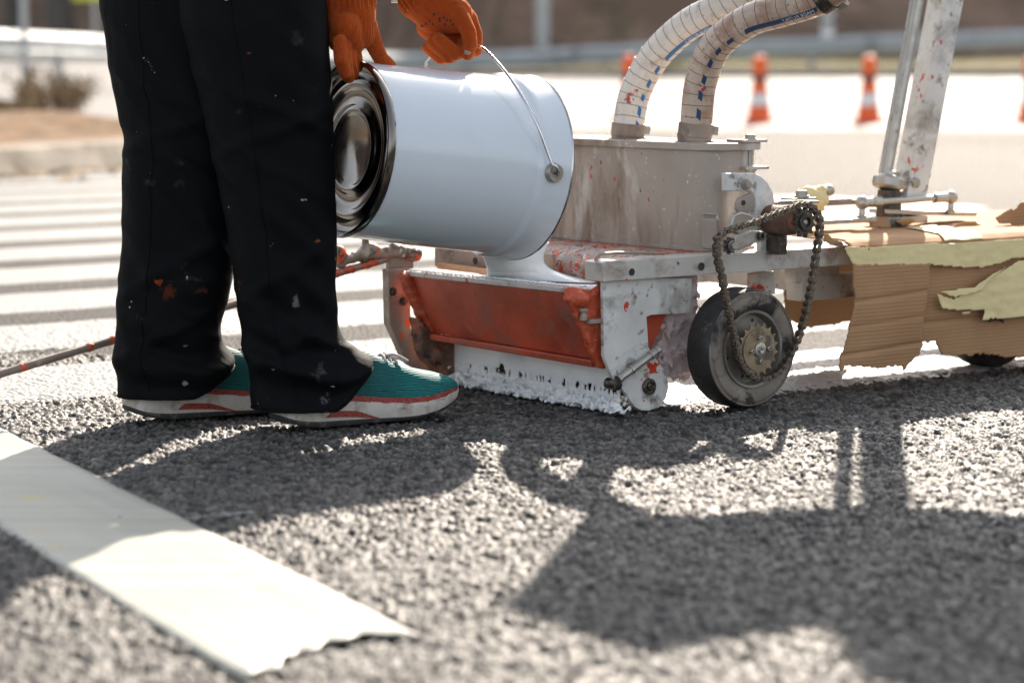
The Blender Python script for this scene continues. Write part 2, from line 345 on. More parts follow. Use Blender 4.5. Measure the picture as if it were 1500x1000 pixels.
# --- asphalt: one sheet round a finely modelled near stretch
NY0, NY1, NW = 1.7, 4.5, 1.3
rows, cols = 900, 760
yy = np.linspace(0, 1, rows); Yr = NY0+(NY1-NY0)*yy
inner_ = np.linspace(-1, 1, cols); outer_ = 1+np.cumsum(np.linspace(.003, .011, 110)); tx = np.concatenate([-outer_[::-1], inner_, outer_]); cols = len(tx)
Xg = np.empty((rows, cols)); Yg = np.repeat(Yr[:, None], cols, 1)
hw = .235*Yr+.08
Xg = tx[None, :]*hw[:, None]
Hg, Ig, Cg = asphalt_height(Xg+5, Yg)
HM = .0045
road = empty('road', (0, 0, 0)); tag(road, kind='structure')
near = grid_obj('asphalt', Xg, Yg, Hg, MT['asphalt_near'], road, {'stone': Ig, 'cover': Cg}, None, False)
w0, w1 = hw[0]*outer_[-1], hw[-1]*outer_[-1]
E = 90
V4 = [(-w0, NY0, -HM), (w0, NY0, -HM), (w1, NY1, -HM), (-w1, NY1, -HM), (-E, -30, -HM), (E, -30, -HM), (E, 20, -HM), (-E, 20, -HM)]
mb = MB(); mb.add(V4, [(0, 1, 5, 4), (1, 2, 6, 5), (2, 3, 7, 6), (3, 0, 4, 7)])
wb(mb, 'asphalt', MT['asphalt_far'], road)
# --- far carriageway, rising gently towards the rail
def far_z(X, Y):
    s = max(0., min(1., (Y-20)/22)); z = -.012+.31*s
    l_ = max(0., min(1., (-X-1)/6)); z += l_*(max(0, Y-30)*.018)
    return z
mb = MB(); ys = [20-1e-3, 22, 25, 28, 31, 34, 38, 42, 48, 56, 66]; xs = [-90, -50, -30, -20, -14, -10, -7, -5, -3, -1, 1, 4, 10, 20, 45, 90]
q = [(x, y, far_z(x, y)) for y in ys for x in xs]; n = len(xs)
mb.add(q, [(i*n+k, i*n+k+1, (i+1)*n+k+1, (i+1)*n+k) for i in range(len(ys)-1) for k in range(n-1)])
o = wb(mb, 'far_road', MT['pale_road'], None, 60); tag(o, kind='structure')

# --- crosswalk stripes, all parallel to the one being laid
def stripe(name, a0, a1, b0, b1, z, mat, da, db, seed, parent, amp=.0015, wob=.004):
    na = max(2, int((a1-a0)/da)); nb = max(2, int((b1-b0)/db))
    A = np.linspace(a0, a1, na)[None, :].repeat(nb, 0); B = np.linspace(b0, b1, nb)[:, None].repeat(na, 1)
    e = np.abs((B-(b0+b1)/2)/((b1-b0)/2))**8
    B = B+e*(vnoise(A+30, np.sign(B-(b0+b1)/2)*7+A*0+20, .012, seed)-.5)*wob*2+e*(vnoise(A+30, np.sign(B-(b0+b1)/2)*7+A*0+20, .05, seed+1)-.5)*wob
    X = ORG.x+U.x*A+V.x*B; Y = ORG.y+U.y*A+V.y*B
    Zz = z+(vnoise(A+30, B+30, .011, seed+2)-.5)*amp*2+(vnoise(A+30, B+30, .004, seed+3)-.5)*amp-.0055*(e > .35)*e
    return grid_obj(name, X, Y, Zz, mat, parent)
PER = .656
for k in range(1, 14):
    near_ = k < 3
    s_ = stripe('crosswalk_stripe', -3.2-.2*k, 4.5, -.41-PER*k, -PER*k, .0012, MT['marking'], .012 if near_ else .05, .012 if near_ else .05, 40+k, road, .0022 if near_ else .0008)
fresh = stripe('fresh_stripe', .0, 3.2, -.405, 0.0, .0015, MT['fresh'], .0065, .0065, 90, road, .0026, .006)

# --- island with kerb and dry soil on the left
k0, k1 = gnd(-260, 282), gnd(420, 226); k0 = k0+(k0-k1)*3.2
d = (k1-k0).normalized(); nrm = Vector((-d.y, d.x, 0))
mb = MB(); mb.prism([k0, k0+nrm*.09+Vector((0, 0, .13)), k0+nrm*.32+Vector((0, 0, .135)), k0+nrm*.32], k1-k0)
o = wb(mb, 'kerb', MT['kerb'], None, 30, .012); tag(o, kind='structure')
isl = MB(); nn = 90; mm = 16
for j in range(mm+1):
    for i in range(nn+1):
        p = k0+(k1-k0)*(i/nn)+nrm*(.322+j/mm*4.6)
        isl.v.append((p.x, p.y, .12+.12*math.sin(j/mm*math.pi)+.1*mnoise.noise(p*1.7)*min(1, j/2)-.25*max(0, j-mm+2)/2))
isl.f = [(j*(nn+1)+i, j*(nn+1)+i+1, (j+1)*(nn+1)+i+1, (j+1)*(nn+1)+i) for j in range(mm) for i in range(nn)]
o = wb(isl, 'soil_island', MT['soil'], None, 60); tag(o, kind='structure')
# fallen leaves / grit strip along the kerb foot
mb = MB()
for i in range(1400):
    s = random.random(); p = k0+(k1-k0)*s-nrm*abs(random.gauss(0, .25)); r = random.uniform(.015, .05); w = random.random()*6.28
    mb.add([p+Vector((math.cos(w+j*2.1)*r, math.sin(w+j*2.1)*r, .004+random.random()*.02)) for j in range(3)], [(0, 1, 2)])
o = wb(mb, 'fallen_leaves', MT['drygrass'], None, 0); tag(o, 'dry brown leaves drifted along the kerb foot', 'leaves', kind='stuff')
# dry shrub on the island
def shrub(c, h, n, spread, label, seed, group=None):
    rnd = random.Random(seed); root = empty('dry_shrub', c); mb = MB(); lf = MB()
    for i in range(n):
        w = rnd.random()*6.28; s = rnd.random()**.5*spread; hh = h*rnd.uniform(.45, 1)
        b0 = Vector((math.cos(w)*s*.4, math.sin(w)*s*.4, 0)); tip = Vector((math.cos(w)*s, math.sin(w)*s, hh)); mid = (b0+tip)/2+Vector((rnd.gauss(0, .05), rnd.gauss(0, .05), .05))
        mb.tube([b0, mid, tip], [.008, .006, .003], 4)
        for k in range(6):
            p = b0.lerp(tip, rnd.uniform(.35, 1)); e = Vector((rnd.gauss(0, 1), rnd.gauss(0, 1), rnd.gauss(.4, 1))).normalized()*rnd.uniform(.05, .12); g = e.orthogonal().normalized()*.014
            lf.add([p, p+e*.5+g, p+e, p+e*.5-g], [(0, 1, 2, 3)])
    finish(obj('stems', mesh_of(mb, 'stems', MT['drygrass'], 60), root)); obj('leaves', mesh_of(lf, 'leaves', MT['drygrass'], 0), root)
    tag(root, label, 'shrub', group); return root
ps = at(78, 200, 17.2)
shrub((ps.x, ps.y, .16), .34, 60, .34, 'dry brown shrub growing on the soil island', 1)
ps2 = at(5, 202, 16.6); shrub((ps2.x, ps2.y, .14), .14, 45, .3, 'low tuft of dry grass on the soil island', 2)

# --- guardrail on its verge
rail_px = [(-420, 34, 23), (-150, 40, 25.5), (0, 45, 27.5), (180, 55, 32), (330, 66, 36), (480, 75, 40), (600, 78, 42), (750, 74, 42.4), (900, 66, 42.5), (1150, 57, 42.5), (1400, 47, 42.5), (1750, 34, 42.5)]
tops = [at(x, y, Y) for x, y, Y in rail_px]; path = catmull(tops, 72)
rail = empty('guardrail', (path[36].x, path[36].y, far_z(path[36].x, path[36].y)))
prof = [(0, 0), (-.02, -.02), (-.075, -.07), (-.075, -.1), (-.02, -.145), (-.02, -.175), (-.075, -.22), (-.075, -.25), (-.02, -.3), (0, -.32)]
mb = MB(); rings = []
for i, p in enumerate(path):
    T = (path[min(i+1, 72)]-path[max(i-1, 0)]); T.z = 0; T.normalize(); N = Vector((-T.y, T.x, 0))
    if N.y > 0: N = -N
    N = -N
    rings.append([p+N*h+Vector((0, 0, z)) for h, z in prof]+[p+N*(h+.02)+Vector((0, 0, z)) for h, z in prof[::-1]])
mb.loft(rings); wb(mb, 'beam', MT['galv'], rail, 40)
for i in range(0, 73, 4):
    p = path[i]; g = far_z(p.x, p.y)
    mb = MB(); mb.box((p.x, p.y+.1, (p.z-.02+g-.1)/2), (.1, .14, p.z-.02-g+.1)); wb(mb, 'post', MT['galv_post'], rail, 0)
tag(rail, 'long galvanised steel guardrail curving along the far road edge', 'guardrail')
# kerb + verge behind the right part of the road
A_, B_ = Vector((-4, 42.0, 0)), Vector((40, 42.0, 0))
mb = MB(); mb.prism([(-3.6, 41.2, .24), (-3.6, 41.25, .42), (-3.6, 41.7, .43), (-3.6, 41.7, .24)], (50, 0, 0)); o = wb(mb, 'far_kerb', MT['kerb'], None, 30); tag(o, kind='structure')
mb = MB(); mb.add([(-3.6, 41.702, .42), (50, 41.702, .42), (50, 46, .75), (-3.6, 46, .6)], [(0, 1, 2, 3)]); o = wb(mb, 'verge', MT['verge'], None, 0); tag(o, kind='structure')
# hillside
hx = [-160+4*i for i in range(81)]; hy = [0, 1.5, 3, 5, 8, 12, 17, 24, 34, 48, 70, 110]; mb = MB()
for j, s in enumerate(hy):
    for x in hx:
        base = 46 if x > 0 else 46+min(20, -x*3.2)
        p = Vector((x*.11, s*.15, 3)); z = far_z(x, base)-.05+s*.62+(mnoise.noise(p)*2.2+mnoise.noise(p*3)*.8)*min(1, s/6)
        mb.v.append((x, base+s, z))
n = len(hx); mb.f = [(j*n+i, j*n+i+1, (j+1)*n+i+1, (j+1)*n+i) for j in range(len(hy)-1) for i in range(n-1)]
o = wb(mb, 'hillside', MT['hill'], None, 80); tag(o, kind='structure')

# --- traffic cones
def cone_thing():
    root = empty('traffic_cone', (0, 0, 0))
    mb = MB(); mb.box((0, 0, .02), (.24, .24, .04)); mb.lathe((0, 0, 0), (0, 0, 1), [(.11, .04), (.093, .155)], 20); finish(obj('base', mesh_of(mb, 'base', MT['cone']), root), .006)
    mb = MB(); mb.lathe((0, 0, 0), (0, 0, 1), [(.0928, .155), (.079, .26)], 20); obj('white_band', mesh_of(mb, 'white_band', MT['cone_band']), root)
    mb = MB(); mb.lathe((0, 0, 0), (0, 0, 1), [(.0788, .26), (.065, .36)], 20); obj('body', mesh_of(mb, 'body', MT['cone']), root)
    mb = MB(); mb.lathe((0, 0, 0), (0, 0, 1), [(.0645, .36), (.06, .42)], 20); obj('dark_sleeve', mesh_of(mb, 'dark_sleeve', MT['cone_black']), root)
    mb = MB(); mb.lathe((0, 0, 0), (0, 0, 1), [(.058, .42), (.062, .43), (.062, .56), (.055, .585), (.02, .59)], 20); obj('top_sleeve', mesh_of(mb, 'top_sleeve', MT['cone']), root)
    return root
def copy_tree(o, parent=None):
    c = o.copy(); COL.objects.link(c); c.parent = parent
    for ch in list(o.children): copy_tree(ch, c)
    return c
c0 = cone_thing()
for i, (x, y, Y) in enumerate([(1112, 182, 21.5), (1272, 182, 21.5), (921, 179, 22.3), (1508, 181, 21.8)]):
    c = c0 if i == 0 else copy_tree(c0)
    p = at(x, y, Y); c.location = (p.x, p.y, far_z(p.x, p.y) if p.y > 20 else 0); c.rotation_euler.z = i*1.1
    tag(c, 'orange traffic cone with white band standing on the far road', 'traffic cone', 'traffic cones on the far road')

# --- poles, trees and sign at the foot of the hill
def pole(x, Y, r, h, name, label, cat, arm=0, z0=None):
    p = at(x, 90, Y); root = empty(name, (p.x, p.y, z0 if z0 is not None else far_z(p.x, p.y)-.05)); mb = MB()
    mb.tube([(0, 0, 0), (0, 0, h*.5), (0, 0, h)], [r, r*.85, r*.7], 14); obj('shaft', mesh_of(mb, 'shaft', MT['galv_post']), root)
    mb = MB(); mb.lathe((0, 0, 0), (0, 0, 1), [(r*1.6, 0), (r*1.6, .25), (r*1.1, .3)], 14); obj('footing', mesh_of(mb, 'footing', MT['galv_post']), root)
    if arm:
        mb = MB(); mb.tube([(0, 0, h-.1), (-.3, -.4, h+.35), (-.8, -1.4, h+.5)], r*.5, 8); obj('arm', mesh_of(mb, 'arm', MT['galv_post']), root)
        mb = MB(); mb.box((-.95, -1.7, h+.5), (.28, .7, .12)); finish(obj('lamp_head', mesh_of(mb, 'lamp_head', MT['galv']), root), .03)
    tag(root, label, cat); return root
pole(795, 47, .15, 8, 'lamp_pole', 'tall grey lamp pole rising behind the guardrail', 'lamp pole', 1, .6)
pole(36, 26.6, .045, 2.6, 'thin_post', 'slender grey metal post beside the guardrail', 'post')
rt = empty('marker_post', (at(1212, 60, 47).x, 47, .6)); mb = MB(); mb.box((0, 0, .45), (.22, .08, .9)); finish(obj('body', mesh_of(mb, 'body', MT['cone_band'], 30), rt), .02)
mb = MB(); mb.box((0, -.045, .72), (.2, .012, .1)); obj('dark_band', mesh_of(mb, 'dark_band', MT['cone_black'], 30), rt); tag(rt, 'short white marker post behind the guardrail', 'marker post')
sg = empty('road_sign', (at(140, 60, 44).x, 44, far_z(at(140, 60, 44).x, 44))); mb = MB(); mb.tube([(0, 0, -.1), (0, 0, 1.15)], .04, 10); obj('post', mesh_of(mb, 'post', MT['galv_post']), sg)
mb = MB(); mb.box((0, -.05, 1.55), (.8, .03, .9)); finish(obj('panel', mesh_of(mb, 'panel', MT['sign'], 30), sg), .02); tag(sg, 'yellow green road sign panel on a post before the hillside', 'road sign')
def tree(x, Y, h, r, label, seed):
    rnd = random.Random(seed); p = at(x, 85, Y); root = empty('bare_tree', (p.x, p.y, far_z(p.x, min(Y, 60))-.1)); tr = MB(); cr = MB()
    tr.tube([(0, 0, 0), (.05*h*rnd.uniform(-1, 1), 0, h*.3), (.04*h*rnd.uniform(-1, 1), 0, h*.62), (0, 0, h*.95)], [r*1.25, r, r*.65, r*.15], 10)
    for i in range(14):
        z = h*rnd.uniform(.28, .85); w = rnd.random()*6.28; L = h*.36*(1.15-z/h); b0 = Vector((0, 0, z)); e = Vector((math.cos(w), math.sin(w), rnd.uniform(.4, 1))).normalized()
        m1 = b0+e*L*.5; e2 = b0+e*L+Vector((0, 0, .1*L)); tr.tube([b0, m1, e2], [r*.35, r*.22, r*.06], 6)
        for k in range(55):
            q = b0.lerp(e2, rnd.uniform(.3, 1.1))+Vector((rnd.gauss(0, .35), rnd.gauss(0, .35), rnd.gauss(0, .35))); f = Vector((rnd.gauss(0, 1), rnd.gauss(0, 1), rnd.gauss(0, 1))).normalized()*rnd.uniform(.08, .2); g = f.orthogonal().normalized()*.06
            cr.add([q, q+f*.5+g, q+f, q+f*.5-g], [(0, 1, 2, 3)])
    obj('trunk', mesh_of(tr, 'trunk', MT['bark'], 60), root); obj('crown', mesh_of(cr, 'crown', MT['leaf'], 0), root); tag(root, label, 'tree')
tree(95, 61, 9, .3, 'dark greenish trunked tree near the yellow green sign', 3)
tree(25, 64, 8, .2, 'slim grey tree behind the slender metal post', 4)
tree(1060, 50, 8, .16, 'thin tree on the hillside behind the hoses', 5)

# --- broad adhesive tape strip on the asphalt, torn at its near end
t = NT('pale_masking_strip')
cw = t.mapping(sc=(1, 1, 1), rot=(0, 0, R(62.8)))
ln = t.noise(1., 3, .6, t.mapping(sc=(0.6, 40, 1), rot=(0, 0, R(62.8))))
cc = t.mix(t.rng(ln, .35, .65), (.365, .365, .31), (.45, .445, .395)); cc = t.mix(t.rng(t.noise(14, 4), .66, .72), cc, (.5, .42, .2))
MT['strip'] = t.done(cc, .42, 0, t.bump(ln, .3, .002, t.bump(t.noise(9, 3), .25, .01)), .2)
td = Vector((.4575, -.8892, 0)); tn = Vector((.8892, .4575, 0))
base = Vector((-.077, 2.237, 0))
nL, nW = 170, 22; X = np.zeros((nL, nW)); Y = np.zeros((nL, nW)); Zt = np.zeros((nL, nW))
tear = [0.0, .004, .012, .02, .024, .034, .046, .05, .062, .066, .05, .042, .05, .058, .062, .07, .055, .06, .066, .056, .04, .032]
for j in range(nW):
    w = -.212+.212*j/(nW-1)
    s1 = .012+[.005, .0, -.012, -.02, -.01, -.028, -.045, -.04, -.055, -.05, -.045, -.062, -.07, -.066, -.06, -.066, -.07, -.06, -.05, -.045, -.03, -.02][j]*1.0+.055*(1-j/(nW-1))
    for i in range(nL):
        s = -2.6+(2.6+s1)*i/(nL-1); p = base+td*s+tn*w
        X[i, j], Y[i, j] = p.x, p.y
        lift = .0025*max(0, (s+.06)/.07)*(.5+.5*math.sin(j*1.3)) if s > -.06 else 0
        Zt[i, j] = (.0007 if 0 < j < nW-1 else -.0022)+lift+.0015*mnoise.noise(Vector((p.x*9, p.y*9, 0)))+.001*mnoise.noise(Vector((w*60, s*2, 4)))
strip = grid_obj('tape_strip', X, Y, Zt, MT['strip']); m = strip.modifiers.new('th', 'SOLIDIFY'); m.thickness = .0006
tag(strip, 'broad pale masking tape strip stuck diagonally on asphalt, torn at its end', 'tape')

# ================================================================== THE LINE MARKING MACHINE
mach = empty('line_marking_machine', ORG, TH)
tag(mach, 'paint spattered walk behind line marking machine laying a white stripe', 'marking machine')
def mbuild(mb, name, mat, parent=None, smooth=35, bevel=0, sub=0):
    mb.v = [(p[0], -p[1], p[2]) for p in mb.v]
    return finish(obj(name, mesh_of(mb, name, MT[mat], smooth), parent or mach), bevel, sub)
def plate(name, px, b, th, mat, parent=None, bevel=.0012, smooth=35):
    """flat side plate: outline read on the plane b, thickness th going inwards"""
    pts = [mp(x, y, b=b) for x, y in px]; mb = MB(); mb.prism(pts, (0, -th, 0)); return mbuild(mb, name, mat, parent, smooth, bevel)
BV = Vector((0, 1, 0))     # outward (towards the near side)

# right side plate with pivot lug
plate('side_plate', [c6(*p) for p in [(115, 440), (118, 740), (150, 822), (192, 872), (236, 936), (262, 950), (290, 952), (318, 943), (340, 928), (358, 900), (367, 865), (366, 835), (350, 792), (325, 760), (290, 705), (283, 590), (300, 583), (450, 575), (458, 440)]], .03, .008, 'white_steel')
pv = mp(*c6(290, 858), b=.031)
mb = MB(); mb.lathe(pv, BV, [(.013, 0), (.013, .003), (.0115, .004), (.0075, .004), (.007, .002)], 28); mb.lathe(pv, BV, [(.0055, .001), (.0055, .0045), (.004, .0055)], 6); mbuild(mb, 'pivot_bearing', 'dark_steel')
p0, p1 = mp(*c6(172, 832), b=.04), mp(*c6(330, 715), b=.04); dd = p1-p0
mb = MB(); mb.tube([p0, p1], .0062, 16)
for s in (0., .3, .78, .92): mb.tube([p0+dd*s, p0+dd*(s+.05)], .0076, 16)
mbuild(mb, 'latch_tube', 'zinc')
pp = mp(*c6(165, 850), b=.03); mb = MB(); mb.lathe(pp, BV, [(.009, -.02), (.009, .004), (.006, .006)], 18); mbuild(mb, 'pivot_knob', 'dark_steel')
# inner red plate behind the side plate opening
plate('inner_plate', [c6(*p) for p in [(280, 560), (360, 580), (350, 600), (290, 735), (275, 700)]], .005, .006, 'red')
# main frame bar along the near side
q0, q1 = mp(884, 386, b=.045), mp(1236, 366, b=.045)
zt = .2395; zb = zt-.031
mb = MB(); mb.prism([(q0.x, .045, zb), (q0.x-.002, .045, zt-.002), (q0.x+.006, .045, zt), (.452, .045, zt), (.462, .045, zb+.002), (.46, .045, zb)], (0, -.045, 0))
bar = mbuild(mb, 'frame_bar', 'bar', bevel=.0025)
for x, y, r in [(c6(225, 417)), (c6(493, 396))] and [(*c6(225, 417), .0045), (*c6(493, 396), .0052)]:
    c = mp(x, y, b=.0455); mb = MB(); mb.lathe(c, BV, [(r, -.004), (r, 0.0003), (r*1.25, .0006), (r*1.25, 0)], 18, caps=True); mbuild(mb, 'bolt_hole', 'black', bar)
# bent wire rod along the bar top
rp = [mp(*c6(100, 478), b=.01), mp(*c6(88, 420), b=.015), mp(*c6(86, 378), b=.02), mp(*c6(98, 354), b=.025), mp(*c6(125, 346), b=.03), mp(*c6(220, 343), b=.03), mp(*c6(350, 346), b=.03)]
mb = MB(); mb.tube(catmull(rp, 40), .0026, 10); mbuild(mb, 'bent_rod', 'brown_steel')

# ---------------- drive wheel
WC = mp(1103, 511, b=.108); WR = WC.z+.001
wheel = empty('wheel', (WC.x, -WC.y, WC.z), 0, mach)
def wpart(mb, name, mat, smooth=35, bevel=0):
    o = finish(obj(name, mesh_of(mb, name, MT[mat], smooth), wheel), bevel); return o
AX = Vector((0, -1, 0))     # outward in machine-local axes
mb = MB(); mb.lathe((0, 0, 0), AX, [(WR*.9, -.056), (WR*.97, -.052), (WR, -.045), (WR, -.012), (WR*.985, -.005), (WR*.96, -.0015), (WR*.955, -.0018)], 96, caps=False); wpart(mb, 'tyre_tread', 'tyre')
prof = [(WR*.955, -.0018), (WR*.945, .0002), (WR*.925, .0004), (WR*.918, -.0012), (WR*.905, .0006), (WR*.895, .0012), (WR*.888, -.0002), (WR*.875, .0014), (WR*.8, .0022), (WR*.7, .001), (WR*.655, -.002), (WR*.65, -.004)]
mb = MB(); mb.lathe((0, 0, 0), AX, prof, 96, caps=False); wpart(mb, 'tyre_sidewall', 'tyre_side')
mb = MB(); mb.lathe((0, 0, 0), AX, [(WR*.652, -.004), (WR*.645, .0015), (WR*.6, .001), (WR*.58, -.004), (WR*.56, -.013), (WR*.5, -.0135), (WR*.35, -.012), (.0001, -.012)], 72, caps=False); wpart(mb, 'rim', 'rim')
mb = MB(); mb.lathe((0, 0, 0), AX, [(WR*.9, -.056), (WR*.6, -.05), (.0001, -.05)], 48, caps=False); wpart(mb, 'rear_wall', 'tyre')
for k in range(6):
    w = k*math.pi/3+.3; mb = MB(); mb.lathe((math.cos(w)*WR*.47, 0, math.sin(w)*WR*.47), AX, [(.003, -.016), (.003, -.0125)], 12); wpart(mb, 'rim_hole', 'black')
# sprocket plate with teeth
SR = .0405
pts = []
NT_ = 18
for k in range(NT_):
    for f, r in ((0, SR*.9), (.3, SR*.92), (.5, SR*1.06), (.62, SR*1.06), (.82, SR*.92)):
        w = (k+f)/NT_*2*math.pi; pts.append((math.cos(w)*r, -.012, math.sin(w)*r))
mb = MB(); mb.prism(pts, (0, .0035, 0)); spk = wpart(mb, 'sprocket', 'brass', bevel=.0006)
mb = MB(); mb.lathe((0, .0, 0), AX, [(SR*.83, .0125), (SR*.82, .0145), (.001, .0145)], 60, caps=False); o = finish(obj('face_plate', mesh_of(mb, 'face_plate', MT['brass']), spk))
mb = MB(); mb.lathe((0, 0, 0), AX, [(.0115, .0145), (.0115, .018), (.009, .019), (.0055, .019), (.005, .0215), (.003, .0215), (.001, .0205)], 28, caps=False); finish(obj('hub', mesh_of(mb, 'hub', MT['zinc']), spk))
for k in range(4):
    w = math.pi/2*k+.06; mb = MB(); mb.lathe((math.cos(w)*.0175, 0, math.sin(w)*.0185), AX, [(.0038, .014), (.0038, .0195), (.003, .0205), (.0017, .0205), (.0015, .0185)], 16, caps=False); finish(obj('socket_screw', mesh_of(mb, 'socket_screw', MT['zinc']), spk))
mb = MB(); mb.lathe((0, 0, 0), AX, [(.008, -.15), (.008, .012)], 16); wpart(mb, 'axle', 'dark_steel')

# ---------------- chain
CB = .1215
crop = [(552, 318), (556, 370), (572, 430), (583, 500), (601, 580), (622, 676), (640, 757), (670, 805), (710, 828), (756, 822), (800, 790), (832, 742), (858, 690), (884, 618), (902, 545), (922, 440), (937, 340), (950, 240), (940, 190), (905, 158), (862, 160), (820, 178), (760, 200), (690, 228), (628, 246), (585, 262), (556, 285)]
pp = [mp(*c6(*p), b=CB) for p in crop]; dense = []
cp = catmull(pp+pp[:1], 900)
cum = [0]
for i in range(900): cum.append(cum[-1]+(cp[i+1]-cp[i]).length)
Lc = cum[-1]; NL = int(round(Lc/.0122/2))*2
def on(s):
    s %= Lc; i = np.searchsorted(cum, s)-1; i = max(0, min(899, i)); f = (s-cum[i])/max(1e-9, cum[i+1]-cum[i]); return cp[i].lerp(cp[i+1], f)
pit = Lc/NL
def link_mesh(outer):
    mb = MB(); hl = pit/2; r = .0049 if outer else .0046; off = .0052 if outer else .0032; th = .0013
    for s in (-1, 1):
        pts = []
        for k in range(9): w = -math.pi/2+math.pi*k/8; pts.append((hl+math.cos(w)*r, 0, math.sin(w)*r))
        pts.append((0, 0, r*.62))
        for k in range(9): w = math.pi/2+math.pi*k/8; pts.append((-hl+math.cos(w)*r, 0, math.sin(w)*r))
        pts.append((0, 0, -r*.62))
        y = s*off; mb.prism([(p[0], y-th/2, p[2]) for p in pts], (0, th, 0))
    for s in (-1, 1):
        if outer: mb.lathe((s*hl, -.0075, 0), (0, 1, 0), [(.0013, 0), (.0021, .0007), (.0021, .0143), (.0013, .015)], 10)
        else: mb.lathe((s*hl, -.0027, 0), (0, 1, 0), [(.0038, 0), (.0038, .0054)], 12)
    return mesh_of(mb, 'link', MT['link'], 35)
chain = empty('chain', (0, 0, 0), 0, mach); lm = [link_mesh(True), link_mesh(False)]
for k in range(NL):
    A, B = on(k*pit), on((k+1)*pit); c = (A+B)/2; e = B-A
    o = obj('link', lm[k % 2], chain); o.location = (c.x, -c.y, c.z); o.rotation_euler = (0, -math.atan2(e.z, e.x), 0)

# upper drive sprocket with gearbox, idler and tension arm
def gear(c, r, nt_, th, name, mat, hole):
    pts = []
    for k in range(nt_):
        for f, q in ((0, .8), (.25, .82), (.45, 1.08), (.6, 1.08), (.8, .82)):
            w = (k+f)/nt_*2*math.pi; pts.append((c.x+math.cos(w)*r*q, c.y-th/2, c.z+math.sin(w)*r*q))
    mb = MB(); mb.prism(pts, (0, th, 0)); g = mbuild(mb, name, mat, bevel=.0006)
    mb = MB(); mb.lathe((c.x, c.y, c.z), BV, [(r*.62, th*.4), (r*.62, th*.9), (r*.58, th), (hole, th), (hole*.9, th*.3), (.0001, th*.3)], 28, caps=False); mbuild(mb, 'hub', mat, g)
    return g
g1 = mp(*c6(888, 224), b=CB); gs = gear(g1, .0232, 11, .008, 'drive_sprocket', 'dark_steel', .008)
mb = MB(); mb.lathe((g1.x-.001, g1.y, g1.z), BV, [(.0042, .001), (.0042, .0055), (.003, .0065)], 14); mbuild(mb, 'shaft_end', 'zinc', gs)
mb = MB(); mb.lathe(g1, BV, [(.02, -.085), (.0235, -.08), (.0235, -.035), (.021, -.033), (.021, -.022), (.018, -.02), (.018, -.006)], 32); mbuild(mb, 'gearbox', 'rust')
mb = MB(); mb.box((g1.x, .05, (g1.z-.022+zt)/2-.003), (.018, .05, max(.012, g1.z-.02-zt))); mbuild(mb, 'gearbox_foot', 'dark_steel', bevel=.001)
g2 = mp(*c6(602, 315), b=CB-.003); gi = gear(g2, .0125, 9, .008, 'idler_sprocket', 'dark_steel', .006)
mb = MB(); mb.bolt((g2.x, g2.y+.006, g2.z), BV, .0055, .008); mbuild(mb, 'idler_bolt', 'zinc', gi)
arm = [c6(*p) for p in [(620, 330), (618, 300), (640, 275), (690, 256), (725, 258), (742, 275), (735, 295), (705, 306), (640, 330)]]
plate('tension_arm', arm, .112, .01, 'zinc', bevel=.002)
c = mp(*c6(722, 278), b=.113); mb = MB(); mb.lathe(c, BV, [(.0068, 0), (.0068, .004), (.003, .004), (.003, .001)], 18); mbuild(mb, 'arm_bolt', 'dark_steel')
plate('arm_back', [c6(*p) for p in [(610, 235), (620, 195), (650, 185), (685, 195), (710, 230), (720, 260), (640, 275), (610, 260)]], .08, .012, 'zinc', bevel=.003)
plate('eye_plate', [c6(*p) for p in [(632, 150), (640, 135), (690, 112), (698, 130), (698, 185), (665, 200), (640, 190), (632, 175)]], .05, .008, 'grey_metal')
c = mp(*c6(656, 150), b=.0505); mb = MB(); mb.lathe(c, BV, [(.0042, -.004), (.0042, .0004)], 14); mbuild(mb, 'eye_hole', 'black')
# curved bracket holding the hopper
br = [(588, 36), (590, 105), (682, 105), (696, 118), (701, 140), (701, 232), (716, 244), (722, 300), (724, 345), (778, 342), (780, 300), (777, 150), (770, 110), (752, 76), (728, 50), (700, 36)]
plate('hopper_bracket', [c6(*p) for p in br], .045, .012, 'white_steel', bevel=.002)
c = mp(*c6(664, 80), b=.046); mb = MB(); mb.bolt(c, BV, .006, .009); mbuild(mb, 'bracket_bolt', 'grey_metal')
# bolt on top near the drive
c = mp(*c6(880, 128), b=.09); mb = MB(); mb.box((c.x-.006, c.y, c.z-.002), (.05, .03, .003)); mb.box((c.x-.006, c.y, c.z-.008), (.06, .03, .004)); mb.bolt(c, (0, 0, 1), .0085, .011); mbuild(mb, 'clamp_bolt', 'zinc')

# ---------------- hopper
HA0, HA1, HB0, HB1 = .185, .305, -.5, -.012; HZ0, HZ1 = .238, .399
def rrect(a0, a1, b0, b1, r, n=8):
    out = []
    for cx, cy, w0 in ((a1-r, b1-r, 0), (a0+r, b1-r, 90), (a0+r, b0+r, 180), (a1-r, b0+r, 270)):
        for k in range(n+1):
            w = R(w0+90*k/n); out.append((cx+r*math.cos(w), cy+r*math.sin(w)))
    return out
mb = MB(); rr = rrect(HA0, HA1, HB0, HB1, .045); mb.loft([[(p[0], p[1], z) for p in rr] for z in (HZ0, HZ0+.05, HZ0+.1, HZ1)]); mbuild(mb, 'hopper_body', 'grey_metal')
mb = MB(); rr = rrect(HA0-.008, HA1+.008, HB0-.008, HB1+.008, .047); mb.loft([[(p[0], p[1], z) for p in rr] for z in (HZ1+.0005, HZ1+.013)]); lid = mbuild(mb, 'hopper_lid', 'grey_metal', bevel=.002)
